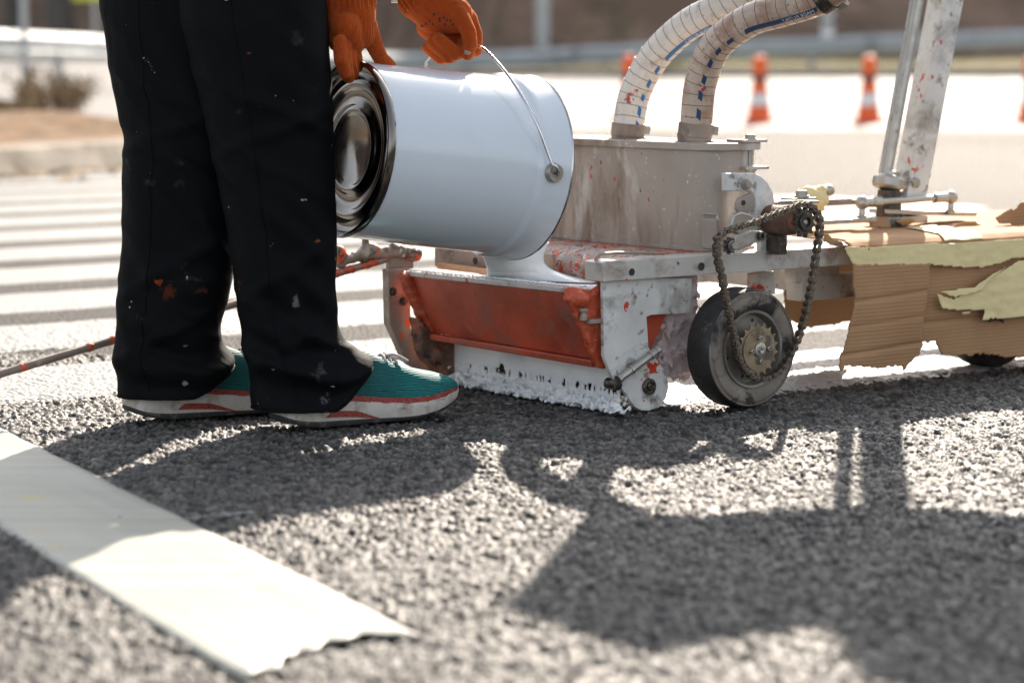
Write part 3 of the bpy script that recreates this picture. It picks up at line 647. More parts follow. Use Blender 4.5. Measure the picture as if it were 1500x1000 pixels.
mb = MB(); rr = rrect(HA0-.002, HA1+.002, HB0-.002, HB1+.002, .045); mb.loft([[(p[0], p[1], z) for p in rr] for z in (HZ0-.001, HZ0+.006)]); mbuild(mb, 'hopper_flange', 'grey_metal', bevel=.001)
# a low lug and weld seam on the hopper face
c = mp(1043, 325, a=HA0-.002); mb = MB(); mb.box((HA0-.004, c.y, .268), (.01, .035, .05)); mb.box((HA0-.004, c.y-.004, .3), (.008, .035, .006)); mbuild(mb, 'face_lug', 'grey_metal', bevel=.003)
# lid clamp
for px, py, dz in ((1094, 208, 0), (1094, 240, -.03)):
    pass
lc = mp(1094, 212, b=-.02); mb = MB(); mb.box((lc.x, lc.y, HZ1+.0155), (.055, .04, .005)); mb.box((lc.x+.004, lc.y, HZ1-.028), (.05, .045, .005)); o = mbuild(mb, 'lid_clamp', 'grey_metal', bevel=.001)
mb = MB(); mb.tube([(lc.x, lc.y+.008, HZ1-.05), (lc.x, lc.y+.008, HZ1+.02)], .0042, 10); mb.bolt((lc.x, lc.y+.008, HZ1+.018), (0, 0, 1), .0075, .008); mb.bolt((lc.x, lc.y+.008, HZ1-.031), (0, 0, -1), .0075, .01); mbuild(mb, 'clamp_bolt', 'zinc', o)

# ---------------- hoses
t = NT('ribbed_clear_hose')
hcol = t.mix(t.rng(t.noise(13, 4), .35, .7), (.68, .63, .56), (.76, .72, .66)); hcol = t.mix(t.rng(t.noise(30, 5, .65), .56, .7, 0, .7), hcol, (.36, .24, .17)); hcol = t.mix(t.rng(t.noise(200, 2), .66, .72, 0, .7), hcol, (.25, .16, .11)); hcol = t.mix(t.rng(t.noise(17, 4, .6, t.mapping(loc=(4, 2, 1))), .67, .7), hcol, (.45, .05, .02))
MT['hose'] = t.done(hcol, .3, 0, t.bump(t.noise(60, 3), .2, .002), .5, Coat_Weight=.2, Subsurface_Weight=.5, Subsurface_Radius=(.02, .014, .008))
t = NT('stained_clear_hose')
hcol = t.mix(t.rng(t.noise(9, 4), .35, .7), (.5, .39, .31), (.6, .5, .42)); hcol = t.mix(t.rng(t.noise(22, 5, .65), .46, .62, 0, .8), hcol, (.34, .19, .12)); hcol = t.mix(t.rng(t.noise(160, 2), .64, .7, 0, .8), hcol, (.16, .1, .08)); hcol = t.mix(t.rng(t.noise(15, 4, .6, t.mapping(loc=(1, 5, 3))), .655, .68), hcol, (.4, .035, .015))
MT['hose2'] = t.done(hcol, .32, 0, t.bump(t.noise(60, 3), .25, .002), .5, Coat_Weight=.2, Subsurface_Weight=.2, Subsurface_Radius=(.02, .014, .008))
MT['hose_ring'] = worn('hose_spiral', (.13, .095, .07), .5, 0, .2, 40, [], 0)
MT['hose_blue'] = worn('blue_hose_print', (.012, .16, .4), .45, 0, .1, 60, [((.05, .06, .09), 60, .58, .66, .5)], 0)
MT['hose_blue2'] = worn('dull_blue_hose_print', (.012, .05, .12), .45, 0, .2, 60, [], 0)
MT['print_white'] = worn('white_hose_lettering', (.7, .72, .74), .45, 0, .05, 60, [], 0)
def text_flat(txt, size):
    cu = bpy.data.curves.new('t', 'FONT'); cu.body = txt; cu.size = size; cu.resolution_u = 2; o = bpy.data.objects.new('t', cu); COL.objects.link(o)
    dg = bpy.context.evaluated_depsgraph_get(); me = bpy.data.meshes.new_from_object(o.evaluated_get(dg)); v = [tuple(p.co) for p in me.vertices]; f = [tuple(p.vertices) for p in me.polygons]
    bpy.data.objects.remove(o); bpy.data.curves.remove(cu); return v, f
def hose(name, pts, rad, mat, blue, ang, dashes, band, clamp_z):
    path = catmull(pts, 150); root = mach; m = len(path); mb = MB()
    mb.tube(path, rad, 36); h = mbuild(mb, name, mat, None, 60)
    # frames for rings, print and text
    T = [(path[min(i+1, m-1)]-path[max(i-1, 0)]).normalized() for i in range(m)]; a = BV-T[0]*BV.dot(T[0]); a.normalize(); fr = []
    for i in range(m): a = (a-T[i]*a.dot(T[i])).normalized(); fr.append((a.copy(), T[i].cross(a)))
    cum = [0]
    for i in range(m-1): cum.append(cum[-1]+(path[i+1]-path[i]).length)
    def fp(s, w, r):
        i = max(0, min(m-2, int(np.searchsorted(cum, s))-1)); f = (s-cum[i])/(cum[i+1]-cum[i]); A = fr[i][0].lerp(fr[i+1][0], f); B = fr[i][1].lerp(fr[i+1][1], f)
        return path[i].lerp(path[i+1], f)+(A*math.cos(w)+B*math.sin(w))*r
    s = .008; mb = MB()
    while s < cum[-1]-.01:
        ring = [fp(s+.0016*math.sin(2*math.pi*k/28+1), 2*math.pi*k/28, rad+.0001) for k in range(29)]; mb.tube(ring, .00055, 5, caps=False); s += .0192
    mbuild(mb, 'spiral', 'hose_ring', h, 60)
    def patch(s0, s1, w0, w1, r, skew=0):
        mb = MB(); n = max(2, int((s1-s0)/.004)); q = []
        for i in range(n+1):
            for k in range(5): q.append(fp(s0+(s1-s0)*i/n+skew*(k/4-.5), w0+(w1-w0)*k/4, r))
        mb.add(q, [(i*5+k, i*5+k+1, (i+1)*5+k+1, (i+1)*5+k) for i in range(n) for k in range(4)]); return mb
    hw_ = .0052/rad/2*1.7; dashes = [cum[int(k)] for k in dashes]; band = (cum[band[0]], cum[band[1]])
    for s0 in dashes: mbuild(patch(s0-.003, s0+.0125, ang-hw_*.8, ang+hw_*.8, rad+.0005, .005), 'blue_dash', blue, h, 60)
    if band:
        mbuild(patch(band[0], band[1], ang-hw_, ang+hw_, rad+.0005, .004), 'blue_band', blue, h, 60)
        v, f = text_flat('MADE IN ITALY', .0084); w = max(p[0] for p in v); mb = MB(); reps = max(1, int((band[1]-band[0]-.006)/(w+.006)))
        for k in range(reps):
            off = band[1]-.004-k*(w+.006); mb.add([fp(off-p[0], ang+(p[1]-.003)/rad*(1 if True else -1), rad+.0009) for p in v], f)
        mbuild(mb, 'lettering', 'print_white', h, 0)
    # clamp
    for (s0, flip) in clamp_z:
        if flip: s0 = cum[s0]
        c0, c1 = fp(s0, 0, 0), fp(s0+.021, 0, 0); mb = MB(); mb.tube([c0, c0.lerp(c1, .5), c1], rad+.0022, 40, caps=True); cl = mbuild(mb, 'hose_clamp', 'brown_steel' if not flip else 'dark_steel', h, 40, .0008)
        e = (fr[0][0]*.55+Vector((1, 0, 0))*.85).normalized() if not flip else (Vector((1, 0, 0))*.6+Vector((0, 1, 0))*.6+Vector((0, 0, -.5))).normalized()
        cc_ = c0.lerp(c1, .5)+e*(rad+.004); tt = (c1-c0).normalized(); sd = e.cross(tt)
        mb = MB(); rot = Matrix((e, sd, tt)).transposed(); mb.box(cc_, (.013, .006, .015), rot); mb.box(cc_+sd*.009, (.014, .004, .014), rot); mb.tube([cc_-sd*.004+e*.003, cc_+sd*.02+e*.003], .0036, 10); mb.bolt(cc_+sd*.012+e*.003, sd, .0045, .009); mbuild(mb, 'clamp_screw', 'zinc', cl, 30)
    return h
ha = .235
def hp(lst): return [mp(x, y, a=ha+da) for x, y, da in lst]
hose('hose', hp([(919, 212, 0), (921, 180, 0), (932, 132, .01), (960, 82, .02), (1004, 40, .03), (1060, 8, .05), (1120, -30, .08), (1180, -90, .12)]), .0265, 'hose', 'hose_blue', .12, [17, 28, 39, 50, 60], (70, 100), [(.016, 0)])
hose('hose', hp([(1017, 213, -.02), (1020, 178, -.02), (1027, 120, -.02), (1050, 66, -.02), (1098, 30, -.01), (1150, 14, .01), (1210, -8, .03), (1260, -60, .06), (1290, -150, .09)]), .0262, 'hose2', 'hose_blue2', .62, [22, 31, 40, 49, 57, 65], (74, 109), [(.016, 0), (109, 1)])
for x, da in ((919, 0), (1017, -.02)):
    c = mp(x, 212, a=ha+da); mb = MB(); mb.lathe((c.x, c.y, HZ1+.012), (0, 0, 1), [(.033, 0), (.033, .002), (.0282, .003), (.0282, .016)], 30); mbuild(mb, 'hose_stub', 'brown_steel', lid)

# ---------------- deck and splattered beam below the hopper
mb = MB(); mb.box((.265, -.235, .2325), (.27, .53, .008)); mbuild(mb, 'deck', 'deck', bevel=.001)
mb = MB(); NA = 26; rings = []
for i in range(61):
    b = -.5+.5*i/60; ring = []
    for k in range(NA):
        w = 2*math.pi*k/NA; rr_ = .033; p = Vector((.1+rr_*1.25*math.cos(w), b, .204+rr_*math.sin(w)))
        d = mnoise.noise(p*60)*.0035+mnoise.noise(p*160)*.0025; ring.append(p+Vector((math.cos(w), 0, math.sin(w)))*d)
    rings.append(ring)
mb.loft(rings); mbuild(mb, 'front_beam', 'splat', None, 60)
for x, y in ((855, 345), (965, 351), (1030, 355)):
    c = mp(x, y, z=.2385); mb = MB(); mb.bolt((c.x, c.y, .2366), (0, 0, 1), .008, .011); mbuild(mb, 'deck_bolt', 'grey_metal')
# drips of red paint on the deck edge and lid
mb = MB()
for i in range(55):
    p = Vector((random.uniform(.13, .18), random.uniform(-.4, -.03), .2365)); r = random.uniform(.0015, .004); mb.ball(p, r, (1, random.uniform(1, 3.2), .5), 8, 5)
for i in range(16):
    b = random.uniform(-.42, -.05); L = random.uniform(.006, .03); mb.tube([(.0615, b, .215), (.057, b, .205-L*.5), (.06, b, .195-L)], [.0025, .0022, .003], 7)
for x, y in ((915, 208), (912, 214), (1003, 211), (1016, 212), (880, 238), (866, 245), (900, 262), (938, 279), (950, 292), (865, 258)):
    c = mp(x, y, a=HA0-.0005); mb.ball(c, random.uniform(.0012, .0026), (.5, 1, random.uniform(1, 3)), 8, 5)
o = mbuild(mb, 'paint_drips', 'red_thick'); o['kind'] = 'stuff'

# ---------------- red screed box
TL, TR = Vector((-.1, -.455, .1865)), Vector((-.083, -.005, .1885)); BL, BR = Vector((-.052, -.44, .073)), Vector((-.05, -.005, .07))
def quadplate(name, P, off, mat, bevel=.001, sub=False, parent=None):
    mb = MB(); mb.prism(P, off); return mbuild(mb, name, mat, parent, 35, bevel)
box_front = quadplate('screed_front', [TL, TR, BR+Vector((0, 0, .012)), BL+Vector((0, 0, .012))], (.005, 0, .002), 'red')
mb = MB(); mb.prism([TL+Vector((-.004, 0, .006)), TR+Vector((-.004, 0, .006)), TR+Vector((-.002, 0, -.003)), TL+Vector((-.002, 0, -.003))], (.02, 0, .001)); mbuild(mb, 'front_lip', 'redlip' if 'redlip' in MT else 'red', box_front, 35, .002)
mb = MB(); mb.prism([BL+Vector((-.014, 0, .012)), BR+Vector((-.014, 0, .012)), BR+Vector((-.012, 0, .001)), BL+Vector((-.012, 0, .001))], (.03, 0, -.001)); mbuild(mb, 'bottom_lip', 'red', box_front, 35, .0025)
mb = MB(); mb.prism([(-.012, -.46, .176), (-.012, -.0, .176), (-.005, 0, .065), (-.005, -.46, .065)], (.005, 0, 0)); mbuild(mb, 'screed_back', 'red', None, 35, .001)
# wooden-brown back rail carried above the box on the far side
mb = MB(); mb.prism([(-.028, -.47, .191), (-.028, -.2, .191), (-.028, -.2, .199), (-.028, -.47, .201)], (.014, 0, 0)); MT['tan'] = worn('tan_crusted_rail', (.5, .27, .14), .6, 0, .25, 20, [], .5); mbuild(mb, 'back_lip', 'tan', None, 35, .002)
# left end gusset, thick with paint
def lumpy(mb0, name, mat, vox=.0032, amp=.0022, sc=90, parent=None):
    me = remesh(mb0, vox, 5)
    for v in me.vertices:
        v.co += v.normal*(mnoise.noise(v.co*sc)*amp+mnoise.noise(v.co*sc*2.7)*amp*.4)
    for v in me.vertices: v.co.y = -v.co.y
    me.flip_normals(); me.materials.clear(); me.materials.append(MT[mat]); me.shade_smooth(); return obj(name, me, parent or mach)
def lp(*pts, b): return [mp(x, y, b=b) for x, y in pts]
mb = MB(); g = lp((583, 401), (592, 398), (612, 404), (643, 470), (652, 500), (632, 506), (626, 500), b=-.462); mb.prism(g, (0, .02, 0)); mb.cap(mp(590, 404, b=-.46), .009, mp(630, 500, b=-.46), .006); lumpy(mb, 'left_gusset', 'red_thick')
mb = MB(); g = lp((822, 434), (840, 422), (870, 424), (884, 440), (888, 535), (880, 541), (868, 536), (850, 490), b=-.0); mb.prism(g, (0, .012, 0)); mb.cap(mp(835, 428, b=.0), .01, mp(852, 432, b=.012), .012); mb.ball(mp(852, 437, b=.016), .0135); mb.cap(mp(858, 436, b=.01), .01, mp(880, 420, b=.01), .006); lumpy(mb, 'right_gusset', 'red_thick')
c = mp(855, 458, b=.02); mb = MB(); mb.lathe((c.x, c.y, c.z-.012), (0, 0, 1), [(.006, 0), (.006, .008), (.0045, .009), (.0045, .014), (.007, .014), (.007, .019)], 14); c2 = mp(872, 470, b=.022); mb.box((c2.x, c2.y, c2.z), (.03, .012, .007)); mbuild(mb, 'adjuster_bolt', 'brown_steel', None, 35, .001)

# left end leg and skid
plate('left_leg', [(569, 394), (600, 392), (602, 462), (602, 482), (640, 553), (628, 551), (596, 530), (571, 474)], -.485, .02, 'brown_steel', bevel=.002)
mb = MB(); mb.prism(lp((598, 462), (640, 496), (666, 500), (669, 540), (655, 553), (636, 553), (604, 512), b=-.472), (0, .03, 0)); mb.ball(mp(655, 528, b=-.45), .018, (1, .6, 1)); mb.ball(mp(640, 520, b=-.445), .012); lumpy(mb, 'left_skid', 'rust', .003, .003, 70)
for x, y in ((567, 427), (583, 441)): 
    c = mp(x+8, y, b=-.484); mb = MB(); mb.bolt(c, BV, .005, .007); mbuild(mb, 'leg_bolt', 'dark_steel')
plate('left_upright', [(570, 360), (606, 360), (606, 400), (570, 400)], -.5, .01, 'brown_steel')
# cross rail at the back, seen under the pail, with a hole
mb = MB(); mb.box((.0, -.345, .212), (.008, .33, .042)); mbuild(mb, 'cross_rail', 'brown_steel', None, 35, .001)
c = mp(696, 382, a=-.0045); mb = MB(); mb.lathe(c, (-1, 0, 0), [(.006, -.002), (.006, .0006)], 16); mbuild(mb, 'rail_hole', 'black')
# red jointed linkage on the far left and the pointer rod
mb = MB()
J = lambda x, y, b=-.5: mp(x, y, b=b)
mb.cap(J(497, 368), .011, J(499, 385), .011); mb.cap(J(500, 382), .009, J(535, 372), .009); mb.ball(J(532, 374), .014); mb.ball(J(545, 366), .013); mb.cap(J(535, 358), .006, J(535, 345), .006); mb.cap(J(545, 372), .011, J(575, 368), .012); mb.cap(J(575, 366), .012, J(600, 372), .013); mb.ball(J(606, 372), .013, (1, 1.4, 1))
lumpy(mb, 'linkage_joint', 'redjoint', .0028, .0018, 100)
r0 = J(566, 379); r1v = toM(at(0, 546, 3.70)); r2 = toM(at(-260, 625, 3.42))
mb = MB(); pth = [r0.lerp(r2, i/90) for i in range(91)]; mb.tube(pth, [.0062+.0012*mnoise.noise(Vector((i*.35, 0, 0))) for i in range(91)], 12)
MT['rod'] = worn('rod_steel', (.24, .19, .16), .5, .3, .25, 30, [((.5, .42, .38), 40, .62, .68, .5)], .4); rod = mbuild(mb, 'pointer_rod', 'rod', None, 60)
mb = MB()
for s, w in ((.02, .05), (.07, .03), (.1, .03), (.14, .03), (.36, .02), (.52, .02), (.565, .012), (.68, .012), (.74, .01)):
    A, B = r0.lerp(r2, s), r0.lerp(r2, s+w*.7); mb.cap(A, .0072, B, .0066); mb.ball(A.lerp(B, .6), .0082, (1.2, .9, .9))
lumpy(mb, 'red_blobs', 'red_thick', .0022, .0012, 120, rod)['kind'] = 'stuff'

# ---------------- upper machine: unseen panel added above, outline traced back from the ground shadow it casts
def shadow_to(px, py, b):
    g = gnd(px, py); d = -SUN_T; t_ = (b-(g-ORG).dot(V))/d.dot(V); return toM(g+d*t_)
tk = [shadow_to(x, y, -.1) for x, y in [(912, 762), (797, 900), (956, 951), (1262, 905), (1345, 1010), (1600, 1010), (1640, 770), (1450, 752), (1280, 748), (1100, 762)]]
mb = MB(); mb.prism(tk, (0, -.07, 0)); mbuild(mb, 'shadow_panel', 'upper_panel', None, 35, .006)

def pip(px, py, poly):
    ins = np.zeros(px.shape, bool); n = len(poly); j = n-1
    for i in range(n):
        xi, yi = poly[i]; xj, yj = poly[j]
        c = ((yi > py) != (yj > py)) & (px < (xj-xi)*(py-yi)/((yj-yi) or 1e-12)+xi); ins ^= c; j = i
    return ins
def sheet(name, poly, mode, fn, mat, root, res=.0026, th=.003, rag=.0015, seed=1):
    """ragged-edged sheet: poly in (a,z) [mode 'b'] or (a,b) [mode 'z']; fn gives the third coordinate"""
    P = np.array(poly); lo = P.min(0)-.004; hi = P.max(0)+.004
    A, B = np.meshgrid(np.arange(lo[0], hi[0], res), np.arange(lo[1], hi[1], res))
    nx = (vnoise(A+9, B+9, .006, seed)-.5)*rag*2+(vnoise(A+9, B+9, .02, seed+1)-.5)*rag*2; ny = (vnoise(A+9, B+9, .006, seed+2)-.5)*rag*2+(vnoise(A+9, B+9, .02, seed+3)-.5)*rag*2
    ins = pip(A+nx, B+ny, poly); T = np.vectorize(fn)(A, B)
    if mode == 'b': Xl, Yl, Zl = A, -T, B
    else: Xl, Yl, Zl = A, -B, T
    full = ins.copy(); full[:-1, :-1] &= ins[1:, :-1] & ins[:-1, 1:] & ins[1:, 1:]
    o = grid_obj(name, Xl, Yl, Zl, MT[mat], root, None, full)
    bm = bmesh.new(); bm.from_mesh(o.data); bmesh.ops.delete(bm, geom=[v for v in bm.verts if not v.link_faces], context='VERTS')
    for it in range(2): bmesh.ops.smooth_vert(bm, verts=[v for v in bm.verts if v.is_boundary], factor=.5, use_axis_x=True, use_axis_y=True, use_axis_z=True)
    bm.to_mesh(o.data); bm.free(); o.data.shade_smooth()
    m = o.modifiers.new('th', 'SOLIDIFY'); m.thickness = th; m.offset = 0
    return o
def c7(x, y): return (1100+x/2.6325, 240+y/2.6325)
CBP = .085
def az(pts, b=CBP): return [(lambda q: (q.x, q.z))(mp(*c7(*p), b=b)) for p in pts]
N3 = lambda a, z, s, k: mnoise.noise(Vector((a*s, z*s, k)))
card = empty('cardboard_cover', ORG, TH); tag(card, 'torn brown cardboard cover taped over the rear of the marking machine', 'cardboard')
fold_z = [mp(*c7(480, y), b=CBP).z for y in (515, 715, 610)]
def flap_b(a, z):
    d = 0
    for fz, w in zip(fold_z, (.006, .006, .003)): d += .0035*math.exp(-((z-fz-.05*(a-.47))/.004)**2)*w/.006
    return CBP+.012*math.sin((z-.04)*14)-d+.004*N3(a, z, 14, 1)
sheet('front_flap', az([(372, 380), (378, 520), (362, 640), (345, 720), (333, 788), (345, 812), (360, 786), (470, 788), (585, 785), (592, 806), (612, 772), (640, 745), (662, 695), (646, 650), (652, 560), (668, 490), (678, 380)]), 'b', flap_b, 'card', card, seed=11)
def pan_b(a, z): return CBP-.008+.006*N3(a, z, 9, 5)-.004*math.exp(-((z-fold_z[2]+.01)/.005)**2)
sheet('side_panel', az([(640, 370), (655, 560), (640, 655), (662, 690), (690, 700), (720, 690), (742, 738), (800, 742), (900, 742), (1000, 752), (1300, 768), (1700, 790), (1700, 330)]), 'b', pan_b, 'card', card, res=.0032, seed=21)
def top_z(a, b): return .2485+.006*N3(a, b, 6, 8)+.0015*N3(a, b, 30, 9)-.012*max(0, (b-.06)/.03)**2+.012*max(0, a-.75)
sheet('top_panel', [(.462, -.12), (.43, .02), (.392, .093), (.6, .093), (1.3, .093), (1.3, -.33), (.56, -.3)], 'z', top_z, 'card', card, res=.0055, seed=31)
sheet('raised_flap', az([(945, 205), (1000, 170), (1030, 165), (1040, 143), (1200, 150), (1200, 240), (960, 236)], -.02), 'b', lambda a, z: -.02+.02*N3(a, z, 8, 3), 'card', card, seed=41)
sheet('inner_flap', [(lambda q: (q.x, q.z))(mp(x, y, b=-.22)) for x, y in [(1143, 392), (1150, 470), (1185, 482), (1240, 474), (1262, 470), (1262, 380)]], 'b', lambda a, z: -.22+.01*N3(a, z, 9, 3), 'card', card, seed=51)
sheet('lifted_corner', [(lambda q: (q.x, q.z))(mp(*c7(*p), b=.05)) for p in [(280, 262), (305, 270), (352, 302), (352, 318), (300, 312), (278, 305)]], 'b', lambda a, z: .05+.01*N3(a, z, 20, 3), 'card', card, seed=55)
# crossing strips of masking tape
def tape_b(k, amp): return lambda a, z: CBP+.006+k+amp*N3(a, z, 9, 7+k*100)+amp*.3*N3(a, z*2.4, 34, 9)
sheet('masking_tape', az([(345, 318), (372, 372), (402, 428), (470, 415), (555, 400), (670, 392), (880, 405), (960, 385), (1000, 366), (1200, 350), (1700, 330), (1700, 262), (1053, 284), (700, 302)]), 'b', tape_b(0, .004), 'masking', card, th=.0008, rag=.0006, seed=61)
sheet('masking_tape', az([(690, 492), (760, 515), (850, 470), (1000, 372), (1100, 360), (1700, 300), (1700, 560), (1053, 588), (868, 604), (880, 566), (790, 566), (712, 562)]), 'b', tape_b(.005, .004), 'masking', card, th=.0008, rag=.0006, seed=71)
sheet('masking_tape', az([(690, 490), (830, 468), (990, 362), (860, 490), (755, 516)]), 'b', lambda a, z: CBP+.018+.006*N3(a, z, 14, 5), 'masking', card, th=.0008, rag=.0006, seed=81)
sheet('masking_tape', [(.62, .09), (.72, .09), (.8, -.1), (.72, -.1)], 'z', lambda a, b: top_z(a, b)+.004, 'masking', card, th=.0008, rag=.0006, seed=91)
sheet('tape_scrap', az([(790, 570), (845, 562), (835, 580), (800, 582)]), 'b', tape_b(.002, .003), 'masking', card, th=.0008, rag=.0006, seed=95)
c = mp(*c7(920, 605), b=.09); mb = MB(); mb.tube(catmull([c, c+Vector((.012, 0, .002)), c+Vector((.024, 0, .001)), c+Vector((.035, 0, -.004))], 12), .0024, 8); mb.v = [(p[0], -p[1], p[2]) for p in mb.v]; obj('cable_end', mesh_of(mb, 'cable_end', MT['black']), card)

# ---------------- rear frame, wheel, steering and handle post
mb = MB()
for b in (-.04, -.4): mb.box((.85, b, .165), (.9, .04, .04))
mb.box((.52, -.22, .165), (.04, .32, .036)); mb.box((1.15, -.22, .165), (.04, .32, .036)); mb.box((.44, -.04, .19), (.1, .03, .03))
mbuild(mb, 'rear_frame', 'bar', None, 35, .002)
plate('inner_post', [c7(*p) for p in [(15, 425), (90, 412), (95, 500), (15, 510)]], -.05, .02, 'white_steel')
RWC = Vector((.875, -.005, .098)); RRW = .0985
mb = MB(); mb.lathe(RWC, BV, [(.05, -.06), (RRW*.9, -.06), (RRW, -.05), (RRW, -.01), (RRW*.96, -.002), (RRW*.8, .002), (RRW*.62, 0), (RRW*.6, -.01), (.03, -.012), (.03, -.002), (.001, -.002)], 72, caps=False); rw = mbuild(mb, 'rear_wheel', 'tyre', None, 40)
mb = MB(); mb.lathe(RWC, BV, [(.012, -.08), (.012, .004)], 14); mb.box((RWC.x, -.07, .15), (.03, .014, .12)); mbuild(mb, 'rear_axle', 'dark_steel', rw)
SB = -.15
def sp(x, y, b=SB): return mp(x, y, b=b)
# white square post
e0, e1 = sp(1337, 292), sp(1392, 0, SB); e2 = e0+(e1-e0)*2.3; ax = (e2-e0).normalized(); sd = BV; fr_ = ax.cross(sd).normalized()
rot = Matrix((fr_, sd, ax)).transposed()
mb = MB(); mb.box((e0+e2)/2-fr_*.0+Vector((-.012, 0, 0)), (.05, .042, (e2-e0).length), rot); mbuild(mb, 'handle_post', 'white_steel', None, 35, .003)
# steering rod: tube with a second thinner rod
f0, f1 = sp(1299, 258), sp(1346, 0); f2 = f0+(f1-f0)*2.3
mb = MB(); mb.tube([f0, f2], .0088, 18); mb.tube([f0+Vector((.009, -.02, 0)), f2+Vector((.009, -.02, 0))], .0075, 14); mbuild(mb, 'steering_rod', 'zinc')
c = sp(1301, 268); mb = MB(); mb.lathe(c+Vector((0, 0, -.012)), (f1-f0), [(.02, 0), (.027, .002), (.03, .006), (.03, .019), (.026, .024), (.016, .025), (.016, .033), (.011, .034)], 30); k = sp(1336, 270); mb.box((c.x+.03, c.y, c.z+.0), (.045, .035, .022)); mb.bolt((c.x+.045, c.y+.018, c.z), BV, .009, .01)
mbuild(mb, 'pivot_collar', 'zinc', None, 35, .002)
c = sp(1302, 300); mb = MB(); mb.lathe((c.x, c.y, .24), (0, 0, 1), [(.034, 0), (.034, .02), (.024, .022), (.022, .05), (.02, .075)], 26); mbuild(mb, 'pivot_stem', 'dark_steel')
p0, p1 = sp(1290, 306), sp(1418, 312); mb = MB(); mb.prism([(p0.x, SB-.03, p0.z), (p0.x, SB+.03, p0.z), (p1.x, SB+.022, p1.z+.003), (p1.x, SB-.022, p1.z+.003)], (0, 0, -.008)); mb.box((p0.x+.04, SB, p0.z-.02), (.1, .06, .012)); mbuild(mb, 'steering_plate', 'zinc', None, 35, .0015)
def balljoint(x, y, b):
    c = mp(x, y, b=b); mb = MB(); mb.ball(c, .0125, n=20, m=14); mb.lathe(c+Vector((0, 0, -.03)), (0, 0, 1), [(.008, 0), (.008, .008), (.006, .009), (.005, .02)], 14); mb.bolt(c+Vector((0, 0, -.022)), (0, 0, -1), .007, .01); mbuild(mb, 'ball_joint', 'zinc'); return c
cA = balljoint(1263, 297, SB+.03); cB = balljoint(1393, 289, SB+.03)
mb = MB(); dd = cB-cA; mb.tube([cA, cA+dd*.1, cA+dd*.101, cA+dd*.2, cA+dd*.201, cA+dd*.8, cA+dd*.801, cB-dd*.06], [.009, .009, .0095, .0095, .0062, .0062, .0095, .0095], 14); mbuild(mb, 'tie_rod', 'zinc')
p0, p1 = sp(1195, 322, SB+.03), sp(1270, 325, SB+.03); mb = MB(); mb.box(((p0+p1)/2), ((p1-p0).x+.02, .028, .008)); mbuild(mb, 'drag_bar', 'zinc', None, 35, .001)
p0, p1 = sp(1190, 296), sp(1262, 300); mb = MB(); mb.box((p0+p1)/2-Vector((0, .02, .0)), ((p1-p0).x+.03, .02, .009)); mb.box((p0+p1)/2-Vector((.05, .02, -.004)), (.2, .016, .006)); mbuild(mb, 'drag_bar', 'brown_steel', None, 35, .001)
mb = MB(); mb.ball(sp(1188, 283), .012, (1.5, 1, 1.1)); mb.ball(sp(1200, 292), .016, (1.2, 1, 1.)); mb.cap(sp(1180, 278), .006, sp(1213, 277), .008); mb.cap(sp(1196, 300), .008, sp(1206, 307), .003)
o = lumpy(mb, 'tape_wrap', 'masking', .0024, .005, 70); c = sp(1214, 279); mb = MB(); mb.ball(c, .0105, n=16, m=10); mbuild(mb, 'ball_joint', 'zinc')
# torn card scraps round the stem
sheet('scrap', [(lambda q: (q.x, q.z))(mp(*c7(*p), b=-.1)) for p in [(560, 225), (600, 205), (640, 205), (640, 235), (600, 245)]], 'b', lambda a, z: -.1+.6*(z-.27), 'card', card, seed=101)
sheet('scrap', [(lambda q: (q.x, q.z))(mp(*c7(*p), b=-.12)) for p in [(450, 205), (540, 200), (545, 250), (455, 250)]], 'b', lambda a, z: -.12+.01*N3(a, z, 20, 1), 'card', card, seed=105)
sheet('scrap', [(lambda q: (q.x, q.z))(mp(*c7(*p), b=-.05)) for p in [(760, 245), (800, 225), (860, 215), (900, 240), (880, 255), (780, 258)]], 'b', lambda a, z: -.05+.02*N3(a, z, 20, 1), 'card', card, seed=107)

# ================================================================== PAINT BEING LAID
# curtain under the box, torn open near the ground, and the ragged ridge at its foot
def cur_a(b): return -.018+.004*mnoise.noise(Vector((b*20, 3, 0)))
nb, nz = 230, 44
Bc = np.linspace(-.43, .012, nb)[None, :].repeat(nz, 0); Zc = np.linspace(.0, .078, nz)[:, None].repeat(nb, 1)
fl = vnoise(Bc+5, Zc*.22+5, .0042, 7)*.6+vnoise(Bc+5, Zc*.3+5, .0017, 8)*.4; band = np.exp(-((Zc-.03)/.012)**2); big = np.exp(-(((Bc+.298)/.012)**2+((Zc-.035)/.014)**2))
hole = (fl*band > .535) | (big > .6)
Ac = -.02+.003*(vnoise(Bc+5, Zc+5, .03, 4)-.5)+.006*(vnoise(Bc+5, Zc+5, .006, 6)-.5)*np.clip((.03-Zc)/.03, 0, 1)
cur = grid_obj('paint_curtain', Ac, -Bc, Zc, MT['paint'], mach, None, ~hole); m = cur.modifiers.new('th', 'SOLIDIFY'); m.thickness = .0025
rnd = random.Random(5); mb = MB()
for i in range(1100):
    b = rnd.uniform(-.435, .03); z = abs(rnd.gauss(0, .0095)); a = -.025+rnd.gauss(0, .008)-.004*(1-z/.03)
    e = Vector((rnd.gauss(0, 1), rnd.gauss(0, 1), rnd.gauss(.3, 1))).normalized()*rnd.uniform(.002, .006); s = rnd.uniform(.0018, .0045)
    mb.cap((a, b, z), s, Vector((a, b, z))+e, s*.35, 6)
rid = lumpy(mb, 'paint_ridge', 'paint', .0021, .0016, 180)
tag(rid, kind='stuff')
mb = MB(); mb.box((.125, -.03, .125), (.07, .04, .16))
